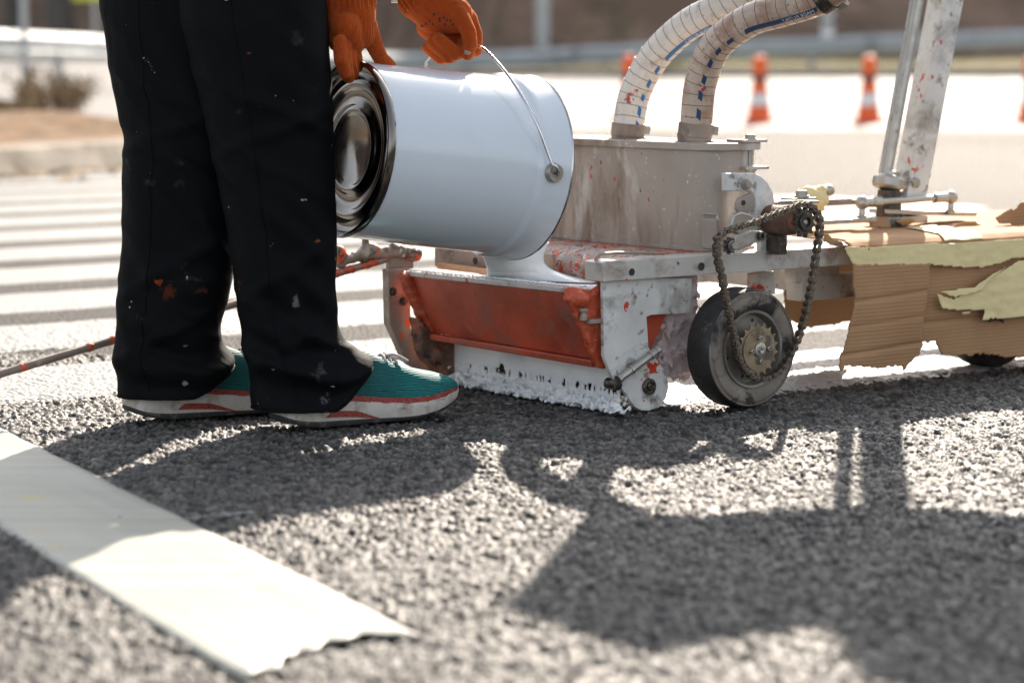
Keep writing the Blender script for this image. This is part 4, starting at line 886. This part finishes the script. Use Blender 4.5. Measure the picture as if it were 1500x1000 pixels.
for i in range(260):
    a = rnd.uniform(.07, .16); b = rnd.uniform(-.06, -.0); z = rnd.uniform(.04, .2); e = Vector((rnd.gauss(0, .3), rnd.gauss(0, .6), -1)).normalized()*rnd.uniform(.006, .016); mb.cap((a, b, z), .005, Vector((a, b, z))+e, .002, 6)
MT['pinkpaint'] = worn('pink_white_paint_crust', (.62, .5, .49), .45, 0, .15, 40, [(RED, 60, .66, .7, .4)], .8, 90, dist=.004); o = lumpy(mb, 'paint_crust', 'pinkpaint', .003, .003, 120); tag(o, kind='stuff')
# paint pool in the box and skin over its front lip
mb = MB(); mb.prism([(-.094, -.45, .181), (-.078, -.012, .183), (-.014, -.012, .1835), (-.014, -.45, .1815)], (0, 0, -.004)); mbuild(mb, 'paint_pool', 'paint', None, 35)
mb = MB(); P = []
for i in range(41):
    s = i/40; p = TL.lerp(TR, s); w = .002+.002*mnoise.noise(Vector((s*14, 0, 2))); P.append((p, w))
for p, w in P[1:-1]: mb.cap(p+Vector((-.002, 0, .0085)), .0025+w*.3, p+Vector((.016, .002, .0075)), .003, 8)
lumpy(mb, 'paint_film', 'paint', .0028, .0012, 90)
mb = MB(); mb.lathe((.03, -.43, .05), (0, 1, 0), [(.034, 0), (.034, .43)], 32); mbuild(mb, 'dark_backing', 'black')  # dark cylinder added so the curtain's gaps read as a shaded hollow
# small spilled drops on the asphalt
mb = MB()
for x, y, r in ((695, 590, .0035), (745, 592, .004), (830, 620, .002), (1020, 606, .004), (1044, 600, .003), (640, 615, .002)) : g = gnd(x, y); mb.ball((g.x, g.y, .001), r, (1.6, 1, .4), 8, 5)
for i in range(90):
    g = gnd(rnd.uniform(600, 1150), 603+rnd.random()**2*45); mb.ball((g.x, g.y, -.0005), rnd.uniform(.0006, .0018), (1.4, 1, .5), 6, 4)
for i in range(26):
    g = gnd(283+i*3.3+rnd.gauss(0, 1.5), 757-i*.35+rnd.gauss(0, 1.5)); mb.ball((g.x, g.y, -.001), rnd.uniform(.002, .004), (1.5, 1, .35), 6, 4)
for i in range(60):
    g = gnd(1210+i*2.2, 625+i*.25+rnd.gauss(0, 1)); mb.ball((g.x, g.y, -.001), rnd.uniform(.0012, .0026), (1.5, 1, .35), 6, 4)
o = wb(mb, 'paint_spots', MT['marking'], None, 60); tag(o, 'scattered white paint drops on the dark asphalt', 'paint', kind='stuff')
def spline_tab(tab, n):
    P = catmull([Vector((a, b, 0)) for a, b in tab], 200); xs_ = [p.x for p in P]; ys_ = [p.y for p in P]
    return lambda x: float(np.interp(x, xs_, ys_))

# ================================================================== PAIL
PL, PR = at(507, 218, 3.67), at(764, 246, 3.85); AXP = (PR-PL).normalized(); LP = (PR-PL).length
HP = Vector((AXP.y, -AXP.x, 0)).normalized(); UPP = HP.cross(AXP).normalized(); UPP = UPP if UPP.z > 0 else -UPP
pail = empty('paint_pail', (PL+PR)/2-Vector((0, 0, .15)))
tag(pail, 'white enamelled metal pail held tipped over, pouring white paint', 'pail')
r0, r1 = .1335, .1475
prof = [(r0-.001, .004), (r0, .012)]+[(r0+(.1405-r0)*i/12, .012+(LP*.79-.012)*i/12) for i in range(1, 13)]+[(.1415, LP*.8), (.1445, LP*.815), (.1455, LP*.825), (.1457, LP*.85), (r1-.0012, LP*.975), (r1, LP*.985)]
inner = [(r-.002, h) for r, h in prof[::-1][:-1]]+[(r0-.003, .0165), (.001, .0165)]
mb = MB(); mb.lathe(PL, AXP, prof+inner, 128, caps=False); wb(mb, 'pail_body', MT['pail'], pail, 40)
mb = MB(); mb.lathe(PL, AXP, [(r1-.003+.0032*math.cos(w), LP*.985+.0032*math.sin(w)) for w in [2*math.pi*k/10 for k in range(11)]], 128, caps=False); wb(mb, 'pail_rim', MT['rim_steel'], pail, 60)
bp = [(r0+.0005, .006), (r0+.0022, .002), (r0+.0022, -.004), (r0+.0005, -.0068), (r0-.003, -.0065), (r0-.0055, -.002), (r0-.007, .009), (r0-.011, .0125), (.112, .0125), (.108, .010), (.103, .0065), (.097, .0065), (.092, .010), (.087, .013), (.072, .013), (.068, .0105), (.063, .0075), (.0585, .0075), (.054, .0105), (.05, .0128), (.001, .0128)]
mb = MB(); mb.lathe(PL, AXP, bp, 128, caps=False); wb(mb, 'pail_base', MT['pail_end'], pail, 50)
te = .875; ce = PL+AXP*LP*te
ears = []
for s, rot_ in ((1, 0.), (-1, 0.)):
    dr = (HP*s*math.cos(.04)+UPP*math.sin(.04)*(-s)).normalized(); c = ce+dr*(.1462)
    mb = MB(); mb.lathe(c, dr, [(.0155, -.002), (.0155, .002), (.0145, .0035), (.0142, .007), (.013, .0085), (.006, .0085), (.0055, .004), (.001, .004)], 32, caps=False); wb(mb, 'handle_ear', MT['zinc'], pail, 40); ears.append(c+dr*.0085)
Hh = at(699, 68, 3.80); Hm = at(664, 64, 3.86); Hf = at(629, 84, 3.92)
w0 = ears[0]; pts = [w0+HP*-.004, w0+HP*.004, w0+HP*.006+(at(808, 235, 3.69)-w0)*.5, at(806, 234, 3.692), at(782, 172, 3.695), at(748, 116, 3.73), at(716, 78, 3.78), Hh, Hm, Hf, at(626, 110, 3.97), at(650, 190, 4.0), ears[1]]
mb = MB(); mb.tube(catmull(pts, 130), .0023, 10); wb(mb, 'handle_wire', MT['wire'], pail, 60)

# ---------------- pouring paint
rimb = PR+(-UPP)*(r1-.004)
topz = rimb.z; pw = toW((-.05, -.2, .183))
rings = []
cx0, cx1 = rimb+AXP*.004, Vector((at(745, 400, 3.885).x, 3.885, .184))
tabl = spline_tab([(0, 704), (.3, 708), (.6, 712), (.8, 713), (1, 712)], 0); tabr = spline_tab([(0, 806), (.25, 797), (.5, 799), (.7, 812), (.85, 834), (.94, 856), (1, 880)], 0)
ytab = spline_tab([(0, 352), (.3, 375), (.6, 390), (.8, 399), (1, 410)], 0)
for i in range(41):
    s = i/40; Yc = cx0.y+.012+(cx1.y-cx0.y-.012)*min(1, s*1.3); pl_, pr_ = at(tabl(s), ytab(s), Yc), at(tabr(s), ytab(s), Yc); c = (pl_+pr_)/2; rx = (pr_-pl_).length/2; ry = .015+.02*s*s
    ring = []
    for k in range(48):
        w = 2*math.pi*k/48; x_ = math.cos(w); ring.append(c+Vector((x_*rx, math.sin(w)*ry*(1+.18*math.sin(2.3*x_+5*s))-x_*rx*.55*s*s, .003*math.sin(3*x_+1)*(1-s))))
    rings.append(ring)
pr = empty('poured_paint', (cx1.x, cx1.y, .184)); tag(pr, 'thick white paint stream pouring from the pail into the red box', 'paint')
mb = MB(); mb.loft(rings); wb(mb, 'stream', MT['paint'], pr, 70, 0, 1)
mb = MB(); rr_ = []
for s, k in ((.0, 0.), (.5, .5), (1, 1)):
    pass
for q in range(9):
    f = q/8; rr_.append([Vector((cx1.x+.05, cx1.y-.005, .1845+.006*(1-f)**2))+Vector((math.cos(w)*(.13-.03*(1-f)), math.sin(w)*(.05-.012*(1-f))-math.cos(w)*.085*(.13-.03*(1-f))/.13, -.0045*f)) *1.0 for w in [2*math.pi*k/40 for k in range(40)]])
mb.loft(rr_); wb(mb, 'puddle', MT['paint'], pr, 70)

# ================================================================== PERSON
person = empty('person', (gnd(380, 625).x+.05, 3.66, 0))
tag(person, 'worker in black trousers, teal running shoes and orange gloves tipping the pail', 'person')
t = NT('black_work_trousers')
tcol = t.mix(t.rng(t.noise(3, 4), .35, .7), (.001, .0015, .0022), (.002, .0028, .0038))
for sc_n, lo, hi, colr, off in ((9, .69, .74, (.2, .045, .012), 1.), (36, .705, .725, (.6, .6, .58), 5.), (14, .66, .78, (.05, .05, .05), 9.)):
    tcol = t.mix(t.rng(t.noise(sc_n, 4, .6, t.mapping(loc=(off, off*1.7, off*.6))), lo, hi, 0, .85), tcol, colr)
def spot(px, py, Y, rx, rz, colr, k, tcol):
    p = at(px, py, Y)-Vector(person.location); mpn = t.n('Mapping', vector_type='POINT'); t.l(t.co, mpn.inputs[0])
    mpn.inputs['Scale'].default_value = (1.25/rx, .3/rx, 1.25/rz); mpn.inputs['Location'].default_value = (-p.x*1.25/rx, -p.y*.3/rx, -p.z*1.25/rz)
    ln_ = t.n('VectorMath', operation='LENGTH'); t.l(mpn.outputs[0], ln_.inputs[0])
    dd_ = t.math('ADD', ln_.outputs['Value'], t.math('MULTIPLY', t.math('SUBTRACT', t.noise(110, 4, .7), .5), 3.2))
    return t.mix(t.rng(dd_, .75, .2, 0., k*.8), tcol, colr)
for px, py, Y, rx, rz, colr, k in ((232, 413, 3.6, .013, .009, (.45, .09, .02), .8), (246, 425, 3.6, .02, .022, (.16, .04, .015), .5), (298, 424, 3.62, .02, .008, (.12, .04, .02), .45), (446, 293, 3.53, .009, .003, (.6, .6, .6), .9), (487, 206, 3.53, .004, .008, (.6, .6, .6), .9), (473, 388, 3.53, .004, .008, (.6, .6, .6), .8), (464, 354, 3.53, .007, .006, (.3, .07, .03), .7), (434, 440, 3.53, .008, .016, (.3, .3, .3), .45), (402, 540, 3.53, .006, .002, (.6, .6, .6), .8), (476, 584, 3.53, .01, .012, (.3, .3, .3), .5), (270, 562, 3.6, .008, .009, (.35, .35, .35), .8), (272, 506, 3.6, .008, .005, (.3, .25, .22), .7), (470, 545, 3.53, .016, .02, (.13, .13, .13), .35), (365, 78, 3.53, .008, .004, (.25, .06, .02), .6)):
    tcol = spot(px, py, Y, rx, rz, colr, k, tcol)
wv = t.noise(900, 2)
MT['trouser'] = t.done(tcol, .75, 0, t.bump(wv, .15, .0005, t.bump(t.noise(7, 3, .5, t.mapping(sc=(1, 1, .7), rot=(.3, .5, 0)), .8), .5, .02)), .13)
MT['jacket'] = worn('dark_jacket', (.02, .022, .028), .8, 0, .2, 10, [], .4, 30)
MT['skin'] = worn('skin', (.45, .27, .19), .5, 0, .08, 12, [], .1)
MT['hair'] = worn('dark_hair', (.02, .015, .012), .6, 0, .2, 40, [], .6, 90)
CRE = [(.52, .05, .012, .006, 1), (.57, -.04, .01, .005, 1), (.62, .06, .012, .005, 1), (.3, .03, .014, .004, 1), (.86, .05, .01, .006, 1), (.9, -.05, .009, .006, 1), (.94, .04, .009, .006, 1), (.79, -.06, .012, .005, 1), (.7, .09, .014, .004, 1)]
def leg_rings(left, right, Y0, Y1, y0, y1, hem_front, depth, n=72, rows_=150, seed=0, top_extra=None):
    L_ = spline_tab([(y, x) for x, y in left], 0); R_ = spline_tab([(y, x) for x, y in right], 0); rings = []
    for i in range(rows_+1):
        f = i/rows_; y = y0+(y1-y0)*f; Y = Y0+(Y1-Y0)*f
        pl, pr_ = at(L_(y), y, Y), at(R_(y), y, Y); c = (pl+pr_)/2; hwid = (pr_-pl).length/2; ring = []
        for k in range(n):
            w = 2*math.pi*k/n; ca, sa = math.cos(w), math.sin(w); e = .86
            dx = hwid*math.copysign(abs(ca)**e, ca); dy = depth(f)*math.copysign(abs(sa)**e, sa)
            p = c+Vector((dx, dy, 0)); nrm_ = Vector((ca, sa, 0))
            # drape: long diagonal folds plus stacking near the hem
            q = Vector((p.x*7+seed, p.y*7, p.z*4)); d = mnoise.noise(q)*.006
            q = Vector(((p.x*.8+p.z*.55)*26+seed, p.y*8, p.z*6)); d += (abs(mnoise.noise(q))-.25)*-.016*(.4+.6*f)
            st = max(0, (f-.72)/.28); d += .007*st*math.sin(p.z*95+ca*2.2+2*mnoise.noise(p*9))+.003*st*mnoise.noise(p*28)
            kn = math.exp(-((f-.36)/.08)**2); d += .007*kn*math.sin(p.z*70+ca*3+3*mnoise.noise(p*6))*max(0, -ca)
            for (f0, sl_, wd_, am, side) in CRE:
                u_ = (f-f0)-sl_*ca; d += am*math.exp(-(u_/wd_)**2)*(1 if side*sa < 0 else .3)
            amp = 1-.75*abs(ca)**4
            p += nrm_*d*amp
            if f > .9: p.z += hem_front*((f-.9)/.1)*max(0, ca*.85+sa*.3)**1.2
            ring.append(p)
        rings.append(ring)
    return rings
mbt = MB()
nl = [(225, -330), (245, -150), (262, 0), (281, 90), (300, 170), (318, 260), (334, 345), (346, 425), (356, 500), (367, 555), (371, 603)]
nr = [(470, -330), (474, -150), (478, 0), (482, 60), (487, 150), (491, 250), (493, 350), (493, 440), (500, 487), (522, 524), (543, 560), (550, 603)]
R1 = leg_rings(nl, nr, 3.64, 3.585, -330, 594, .068, lambda f: interp([(0, .1), (.4, .085), (.7, .07), (1, .06)], f), seed=3)
fl_ = [(110, -330), (130, -150), (147, 0), (160, 95), (172, 160), (183, 205), (180, 262), (179, 340), (172, 450), (168, 520), (172, 560), (177, 584)]
frr = [(370, -330), (368, -150), (362, 0), (358, 95), (355, 160), (352, 205), (348, 300), (343, 380), (334, 440), (322, 492), (332, 530), (341, 560), (344, 584)]
R2 = leg_rings(fl_, frr, 3.72, 3.655, -330, 577, .05, lambda f: interp([(0, .1), (.4, .085), (.7, .07), (1, .058)], f), seed=11)
mbt.loft(R1, caps=False); mbt.loft(R2, caps=False)
tc1, tc2 = sum((Vector(p) for p in R1[0]), Vector())/72, sum((Vector(p) for p in R2[0]), Vector())/72
HIP = (tc1+tc2)/2+Vector((0, 0, .06)); mbt.ball(HIP, .2, (.95, .8, .62), 28, 16)
tr = wb(mbt, 'trousers', MT['trouser'], person, 80); m = tr.modifiers.new('th', 'SOLIDIFY'); m.thickness = .003; m.offset = -1
for rg_, k_ in ((R1, 52), (R2, 50)):
    mb = MB(); mb.tube([Vector(r_[k_])+Vector((0, -.0004, 0)) for r_ in rg_[20:-2]], .0011, 6); wb(mb, 'side_seam', MT['trouser'], person, 60)
# stitched hem bands and seams
for rg_ in (R1, R2):
    mb = MB(); a = rg_[-1]; mb.tube([Vector(p) for p in a]+[Vector(a[0])], .0018, 6, caps=False); wb(mb, 'hem', MT['trouser'], person, 60)
# upper body, out of frame, bent towards the pail
CH = HIP+U*.3+Vector((0, 0, .4)); SHR = CH+V*.18+Vector((0, 0, .04)); SHL = CH-V*.18+Vector((0, 0, .04))
handR = at(513, 30, 3.655); handL = at(640, 20, 3.83)
wrR = at(506, -45, 3.65); wrL = at(585, -30, 3.85)
elR = (SHR+wrR)/2+Vector((-.06, -.03, .0)); elL = (SHL+wrL)/2+Vector((-.07, .05, 0))
NECK = CH+U*.06+Vector((0, 0, .13)); HEAD = NECK+U*.09+Vector((0, 0, .12))
mb = MB(); mb.cap(HIP, .12, CH, .13); mb.cap(SHR, .06, SHL, .06); mb.cap(SHR, .05, elR, .04); mb.cap(elR, .04, wrR, .026); mb.cap(SHL, .05, elL, .04); mb.cap(elL, .04, wrL, .026); mb.cap(CH, .07, NECK, .055); mb.cap(NECK, .055, HEAD, .06)
mb.ball(HEAD+Vector((0, 0, .02)), .1, (.9, .8, 1.15)); mb.cap(HEAD+U*.06+Vector((0, 0, -.05)), .04, HEAD+U*.08+Vector((0, 0, -.07)), .03); mb.cap(HEAD+U*.085+Vector((0, 0, .02)), .012, HEAD+U*.108+Vector((0, 0, -.015)), .014)
for s in (-1, 1): mb.ball(HEAD+V*s*.08+Vector((0, 0, .0)), .025, (.6, .6, 1.2))
for s in (tc1, tc2): mb.cap(HIP, .09, s+Vector((0, 0, -.1)), .07)
me = remesh(mb, .012, 5); me.materials.clear(); me.materials.append(MT['skin']); me.shade_smooth(); me.transform(Matrix.Translation(-Vector(person.location))); obj('body', me, person)
mb = MB(); mb.cap(HIP+Vector((0, 0, .05)), .17, CH, .165); mb.cap(HIP+V*.06, .13, CH+V*.08, .12); mb.cap(HIP-V*.06, .13, CH-V*.08, .12); mb.cap(SHR, .078, SHL, .078); mb.cap(SHR, .075, elR, .06); mb.cap(elR, .06, wrR+(elR-wrR)*.22, .046); mb.cap(SHL, .075, elL, .06); mb.cap(elL, .06, wrL+(elL-wrL)*.1, .042); mb.cap(CH, .1, NECK, .075)
me = remesh(mb, .012, 5); me.materials.clear(); me.materials.append(MT['jacket']); me.shade_smooth(); me.transform(Matrix.Translation(-Vector(person.location))); obj('jacket', me, person)
mb = MB(); mb.ball(HEAD+Vector((0, 0, .045))-U*.015, .106, (.93, .86, 1.1)); me = remesh(mb, .008, 3); me.materials.clear(); me.materials.append(MT['hair']); me.shade_smooth(); me.transform(Matrix.Translation(-Vector(person.location))); obj('hair', me, person)

# ---------------- gloves
t = NT('orange_knit')
kb = t.n('TexWave'); kb.inputs['Scale'].default_value = 170; kb.inputs['Distortion'].default_value = 1.5; kb.inputs['Detail'].default_value = 2; t.l(t.mapping(rot=(0, 0, .2)), kb.inputs['Vector'])
gc = t.mix(t.rng(t.noise(25, 4), .3, .7), (.4, .05, .007), (.53, .08, .011)); gc = t.mix(t.rng(t.noise(40, 4, .6), .6, .74, 0, .8), gc, (.2, .045, .02))
MT['glove'] = t.done(gc, .9, 0, t.bump(t.noise(480, 3, .7), .9, .002, t.bump(kb.outputs['Fac'], .7, .002)), .15, Sheen_Weight=.5, Sheen_Roughness=.4, Sheen_Tint=(1, .45, .15))
MT['dot'] = worn('black_grip_dots', (.035, .02, .018), .5, 0, .2, 60, [], 0)
MT['dirty_tip'] = worn('paint_stained_tip', (.3, .2, .16), .7, 0, .3, 200, [], .3)
def glove(caps, cuff, name, ribs):
    mb = MB()
    for (x0, y0, Y0, ra, x1, y1, Y1, rb) in caps: mb.cap(at(x0, y0, Y0), ra, at(x1, y1, Y1), rb, 16)
    me = remesh(mb, .0017, 2)
    off = Vector(person.location)
    c0, c1 = at(*cuff[0]), at(*cuff[1]); ax = (c1-c0).normalized(); s0 = ax.orthogonal().normalized(); s1 = ax.cross(s0)
    for v in me.vertices:
        d = v.co-c0; h = d.dot(ax)
        if h < (c1-c0).length:
            k = min(1, ((c1-c0).length-h)/.012); w = math.atan2(d.dot(s1), d.dot(s0)); v.co += v.normal*.0014*k*math.sin(w*ribs)
    me.transform(Matrix.Translation(-off)); me.materials.clear(); me.materials.append(MT['glove']); me.shade_smooth(); return obj(name, me, person)
gR = glove([(503, -60, 3.655, .031, 510, 5, 3.655, .03), (522, -60, 3.665, .022, 528, 5, 3.665, .024), (502, 5, 3.655, .029, 502, 55, 3.65, .025), (525, 5, 3.665, .027, 528, 50, 3.66, .023), (505, 40, 3.64, .025, 515, 62, 3.65, .021),
    (498, 62, 3.612, .0115, 499, 88, 3.6, .0105), (499, 88, 3.6, .0105, 506, 108, 3.612, .0095),
    (503, 66, 3.63, .012, 505, 92, 3.615, .011), (505, 92, 3.615, .011, 511, 113, 3.627, .0098),
    (510, 66, 3.648, .012, 513, 90, 3.633, .011), (513, 90, 3.633, .011, 517, 108, 3.645, .0098),
    (516, 62, 3.665, .0115, 521, 84, 3.655, .0105), (521, 84, 3.655, .0105, 523, 98, 3.66, .0095),
    (536, 38, 3.665, .018, 548, 66, 3.675, .0135), (548, 66, 3.675, .0135, 557, 85, 3.685, .0118), (557, 85, 3.685, .0118, 571, 97, 3.695, .0102)], ((508, -60, 3.655), (514, 18, 3.655)), 'glove', 22)
gL = glove([(645, 42, 3.85, .018, 676, 56, 3.845, .014), (628, 40, 3.85, .02, 640, 56, 3.84, .014), (588, -40, 3.85, .029, 612, 2, 3.84, .031), (612, 2, 3.84, .031, 636, 18, 3.83, .032), (640, 8, 3.83, .03, 668, 20, 3.82, .026), (630, 28, 3.825, .022, 665, 30, 3.815, .022), (665, 12, 3.835, .022, 684, 30, 3.835, .018),
    (672, 20, 3.805, .0145, 686, 46, 3.79, .0125), (686, 46, 3.79, .0125, 689, 66, 3.785, .0115), (689, 66, 3.785, .0115, 685, 80, 3.79, .0098),
    (686, 26, 3.835, .0135, 696, 50, 3.83, .0118), (696, 50, 3.83, .0118, 697, 74, 3.825, .0105),
    (686, 50, 3.85, .0115, 676, 76, 3.815, .0108), (676, 77, 3.812, .0108, 668, 79, 3.795, .0104), (668, 78, 3.793, .0104, 643, 57, 3.79, .0098),
    (690, 48, 3.87, .0115, 668, 78, 3.83, .0108), (662, 83, 3.815, .0106, 658, 84, 3.804, .0102), (658, 83, 3.803, .0102, 633, 63, 3.797, .0096),
    (684, 50, 3.885, .0105, 656, 80, 3.84, .01), (650, 86, 3.826, .0098, 645, 86, 3.814, .0095), (645, 86, 3.813, .0095, 626, 70, 3.806, .009)], ((588, -40, 3.85), (624, 10, 3.835)), 'glove', 24)
mb = MB(); deps = [v.co+Vector(person.location) for v in gL.data.vertices]
import itertools
arr = np.array([tuple(p) for p in deps])
def nearest_front(x, y):
    r_ = ray(x, y).normalized(); r_ = np.array(r_); q = arr-np.array(CAMP); tt = q@r_; dist = np.linalg.norm(q-tt[:, None]*r_, axis=1); ok = dist < .0035
    if not ok.any(): return None
    i = np.where(ok)[0][tt[ok].argmin()]; return Vector(arr[i])
for x, y in ((635, 24), (641, 29), (647, 25), (652, 31), (641, 33), (658, 33), (629, 34), (622, 38), (616, 41), (634, 39), (650, 38), (663, 39)):
    p = nearest_front(x, y)
    if p: mb.ball(p, .0021, (1, .6, 1), 8, 6)
if mb.v: o = wb(mb, 'grip_dots', MT['dot'], person, 60); o['kind'] = 'stuff'
for x, y in ((684, 79),):
    p = nearest_front(x, y)
    if p: mb = MB(); mb.ball(p+Vector((0, .003, 0)), .0062, (1, .7, .8), 14, 9); wb(mb, 'stained_fingertip', MT['dirty_tip'], person, 60)
arr = np.array([tuple(v.co+Vector(person.location)) for v in gR.data.vertices])
p = nearest_front(569, 101)
if p: mb = MB(); mb.ball(p+Vector((0, .003, 0)), .006, (1.1, .7, .7), 14, 9); wb(mb, 'stained_fingertip', MT['dirty_tip'], person, 60)
# wristband on the far wrist
c0, c1 = at(566, -12, 3.855), at(580, 3, 3.85); d = (at(612, 2, 3.84)-at(588, -40, 3.85)).normalized(); c = at(592, -30, 3.85)
mb = MB(); mb.lathe(c-d*.004, d, [(.034, 0), (.036, .003), (.036, .012), (.034, .015)], 36, caps=False); wb(mb, 'wristband', MT['black'], person, 40)
p = at(578, 2, 3.83); mb = MB(); mb.box(p, (.012, .012, .006)); wb(mb, 'buckle', MT['zinc'], person, 30, .0015)

# ---------------- shoes
t = NT('teal_knit_upper')
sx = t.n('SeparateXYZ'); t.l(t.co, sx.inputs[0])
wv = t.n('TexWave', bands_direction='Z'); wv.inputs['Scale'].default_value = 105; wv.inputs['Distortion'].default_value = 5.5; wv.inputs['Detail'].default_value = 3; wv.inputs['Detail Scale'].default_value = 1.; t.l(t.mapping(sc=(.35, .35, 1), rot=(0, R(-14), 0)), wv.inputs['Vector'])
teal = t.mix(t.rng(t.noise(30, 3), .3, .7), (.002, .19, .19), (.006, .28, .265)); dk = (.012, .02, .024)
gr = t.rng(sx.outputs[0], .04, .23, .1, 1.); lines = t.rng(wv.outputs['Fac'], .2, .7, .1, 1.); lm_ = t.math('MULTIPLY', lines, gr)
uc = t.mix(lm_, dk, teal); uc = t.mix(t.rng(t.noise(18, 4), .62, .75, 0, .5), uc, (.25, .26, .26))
MT['upper'] = t.done(uc, .7, 0, t.bump(wv.outputs['Fac'], .3, .0012, t.bump(t.noise(700, 2), .3, .0006)), .3)
MT['sole'] = worn('dirty_white_midsole', (.56, .52, .47), .6, 0, .12, 22, [((.33, .27, .22), 30, .5, .68, .8), ((.14, .115, .095), 70, .6, .7, .8, (.4, .4, 1.6))], .6, 60, dist=.0015)
MT['outsole'] = worn('dark_outsole', (.04, .038, .036), .8, 0, .3, 40, [((.2, .18, .16), 60, .55, .7, .9)], .5, 120)
t = NT('red_mesh_band')
ck = t.n('TexVoronoi'); ck.inputs['Scale'].default_value = 330; t.l(t.mapping(sc=(.8, 1, 1.3)), ck.inputs['Vector'])
MT['redmesh'] = t.done(t.mix(t.rng(ck.outputs['Distance'], .2, .45), (.035, .012, .012), (.34, .06, .045)), .6, 0, t.bump(ck.outputs['Distance'], .6, .001), .3)
MT['lace'] = worn('grey_lace', (.5, .45, .44), .8, 0, .15, 60, [], .4, 200)
def make_shoe(name, heel, ang, L, lift):
    sh = empty(name, (heel.x-person.location.x, heel.y-person.location.y, lift), ang, person)
    W = spline_tab([(0, .016), (.03, .027), (.1, .035), (.3, .034), (.5, .037), (.68, .047), (.82, .045), (.92, .034), (.97, .021), (1, .006)], 0)
    ZB = spline_tab([(0, .016), (.05, .008), (.15, .002), (.3, 0), (.62, 0), (.75, .004), (.87, .013), (.95, .023), (1, .032)], 0)
    ZS = spline_tab([(0, .042), (.08, .0405), (.2, .04), (.35, .037), (.5, .031), (.65, .0275), (.78, .029), (.9, .036), (.97, .041), (1, .042)], 0)
    ZU = spline_tab([(0, .082), (.08, .1), (.25, .115), (.42, .112), (.52, .101), (.6, .09), (.68, .081), (.76, .073), (.84, .067), (.91, .061), (.96, .054), (.99, .047), (1, .043)], 0)
    S = [0, .006, .015, .03]+[.05+.9*i/34 for i in range(35)]+[.965, .98, .99, .996, 1]
    ro, rs_, ru = [], [], []
    for s in S:
        x = s*L; w = W(s)*L/.3; zb, zs, zu = ZB(s), ZS(s), ZU(s); mid = zb+(zs-zb)*.22
        def sec(z0, z1, wa, wb_, n=7):
            out = []
            for k in range(n+1): out.append((x, -wa-(wb_-wa)*(k/n)+.0012*math.sin(math.pi*k/n)*-1, z0+(z1-z0)*k/n))
            for k in range(n+1): out.append((x, wb_+(wa-wb_)*(k/n)+.0012*math.sin(math.pi*k/n), z1+(z0-z1)*k/n))
            return out
        ro.append(sec(zb, mid, w*.9, w*.985, 3)); rs_.append(sec(mid+.0003, zs, w*.99, w*1.02, 8))
        ring = []
        for k in range(25):
            th = math.pi*k/24; ca = math.cos(th); sa = math.sin(th)
            ring.append((x, -w*.95*math.copysign(abs(ca)**.75, ca)*(1-.25*sa**2*(1 if s < .55 else .3)), zs-.004+(zu-zs+.004)*sa**(.8 if s > .5 else .62)))
        ring += [(x, w*.8, zs-.006), (x, 0, zs-.006), (x, -w*.8, zs-.006)]
        ru.append(ring)
    def put(mb, nm, mat, sm=60): return obj(nm, mesh_of(mb, nm, MT[mat], sm), sh)
    mb = MB(); mb.loft(ro); put(mb, 'outsole', 'outsole', 50)
    mb = MB(); mb.loft(rs_)
    # angled grooves in the midsole side
    mb.v = [(p[0], p[1]*(1-.022*max(0, math.sin((p[0]/L*1.0+p[2]*1.5)*58))**4*(1 if p[0]/L > .5 else .35)), p[2]) for p in mb.v]
    put(mb, 'midsole', 'sole', 50)
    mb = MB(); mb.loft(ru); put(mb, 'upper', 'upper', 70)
    def side(z0, z1, s0, s1, outset, nm, mat, n=46):
        for sg in (-1, 1):
            mb = MB(); q = []
            for i in range(n+1):
                s = s0+(s1-s0)*i/n; w = W(s)*L/.3; zs = ZS(s)
                for k in range(4): f = k/3; q.append((s*L, sg*(w*(1.0 if nm == 'side_inset' else .965)*(1 if nm == 'side_inset' else 1-.03*f)+outset), zs+z0(s)+(z1(s)-z0(s))*f))
            mb.add(q, [(i*4+k, i*4+k+1, (i+1)*4+k+1, (i+1)*4+k) for i in range(n) for k in range(3)]); put(mb, nm, mat, 70)
    side(lambda s: -.001, lambda s: .0075 if .3 < s < .85 else .0075*max(.1, min((s-.04)/.26, (1-s)/.15)), .05, .985, .0022, 'mesh_band', 'redmesh')
    side(lambda s: -.0245, lambda s: -.0245+.0095*min(1, max(0, (s-.2)/.04))*min(1, max(0, (.5-s)/.13)), .2, .5, .0021, 'side_inset', 'redmesh', 24)
    for i, s in enumerate((.575, .61, .645)):
        mb = MB(); z = ZU(s); mb.tube(catmull([(s*L-.004, -.02, z-.006), (s*L, -.008, z+.0025), (s*L+.004, .008, z+.0025), (s*L, .02, z-.006)], 14), .0026, 8); put(mb, 'lace', 'lace')
    for sg in (-1, 1):
        mb = MB(); s = .585; z = ZU(s); mb.tube(catmull([(s*L, sg*.004, z+.004), (s*L+.012, sg*.018, z+.006), (s*L+.03, sg*.024, z-.004), (s*L+.022, sg*.012, z-.001), (s*L+.002, sg*.003, z+.004)], 18), .0022, 8); put(mb, 'lace', 'lace')
    return sh
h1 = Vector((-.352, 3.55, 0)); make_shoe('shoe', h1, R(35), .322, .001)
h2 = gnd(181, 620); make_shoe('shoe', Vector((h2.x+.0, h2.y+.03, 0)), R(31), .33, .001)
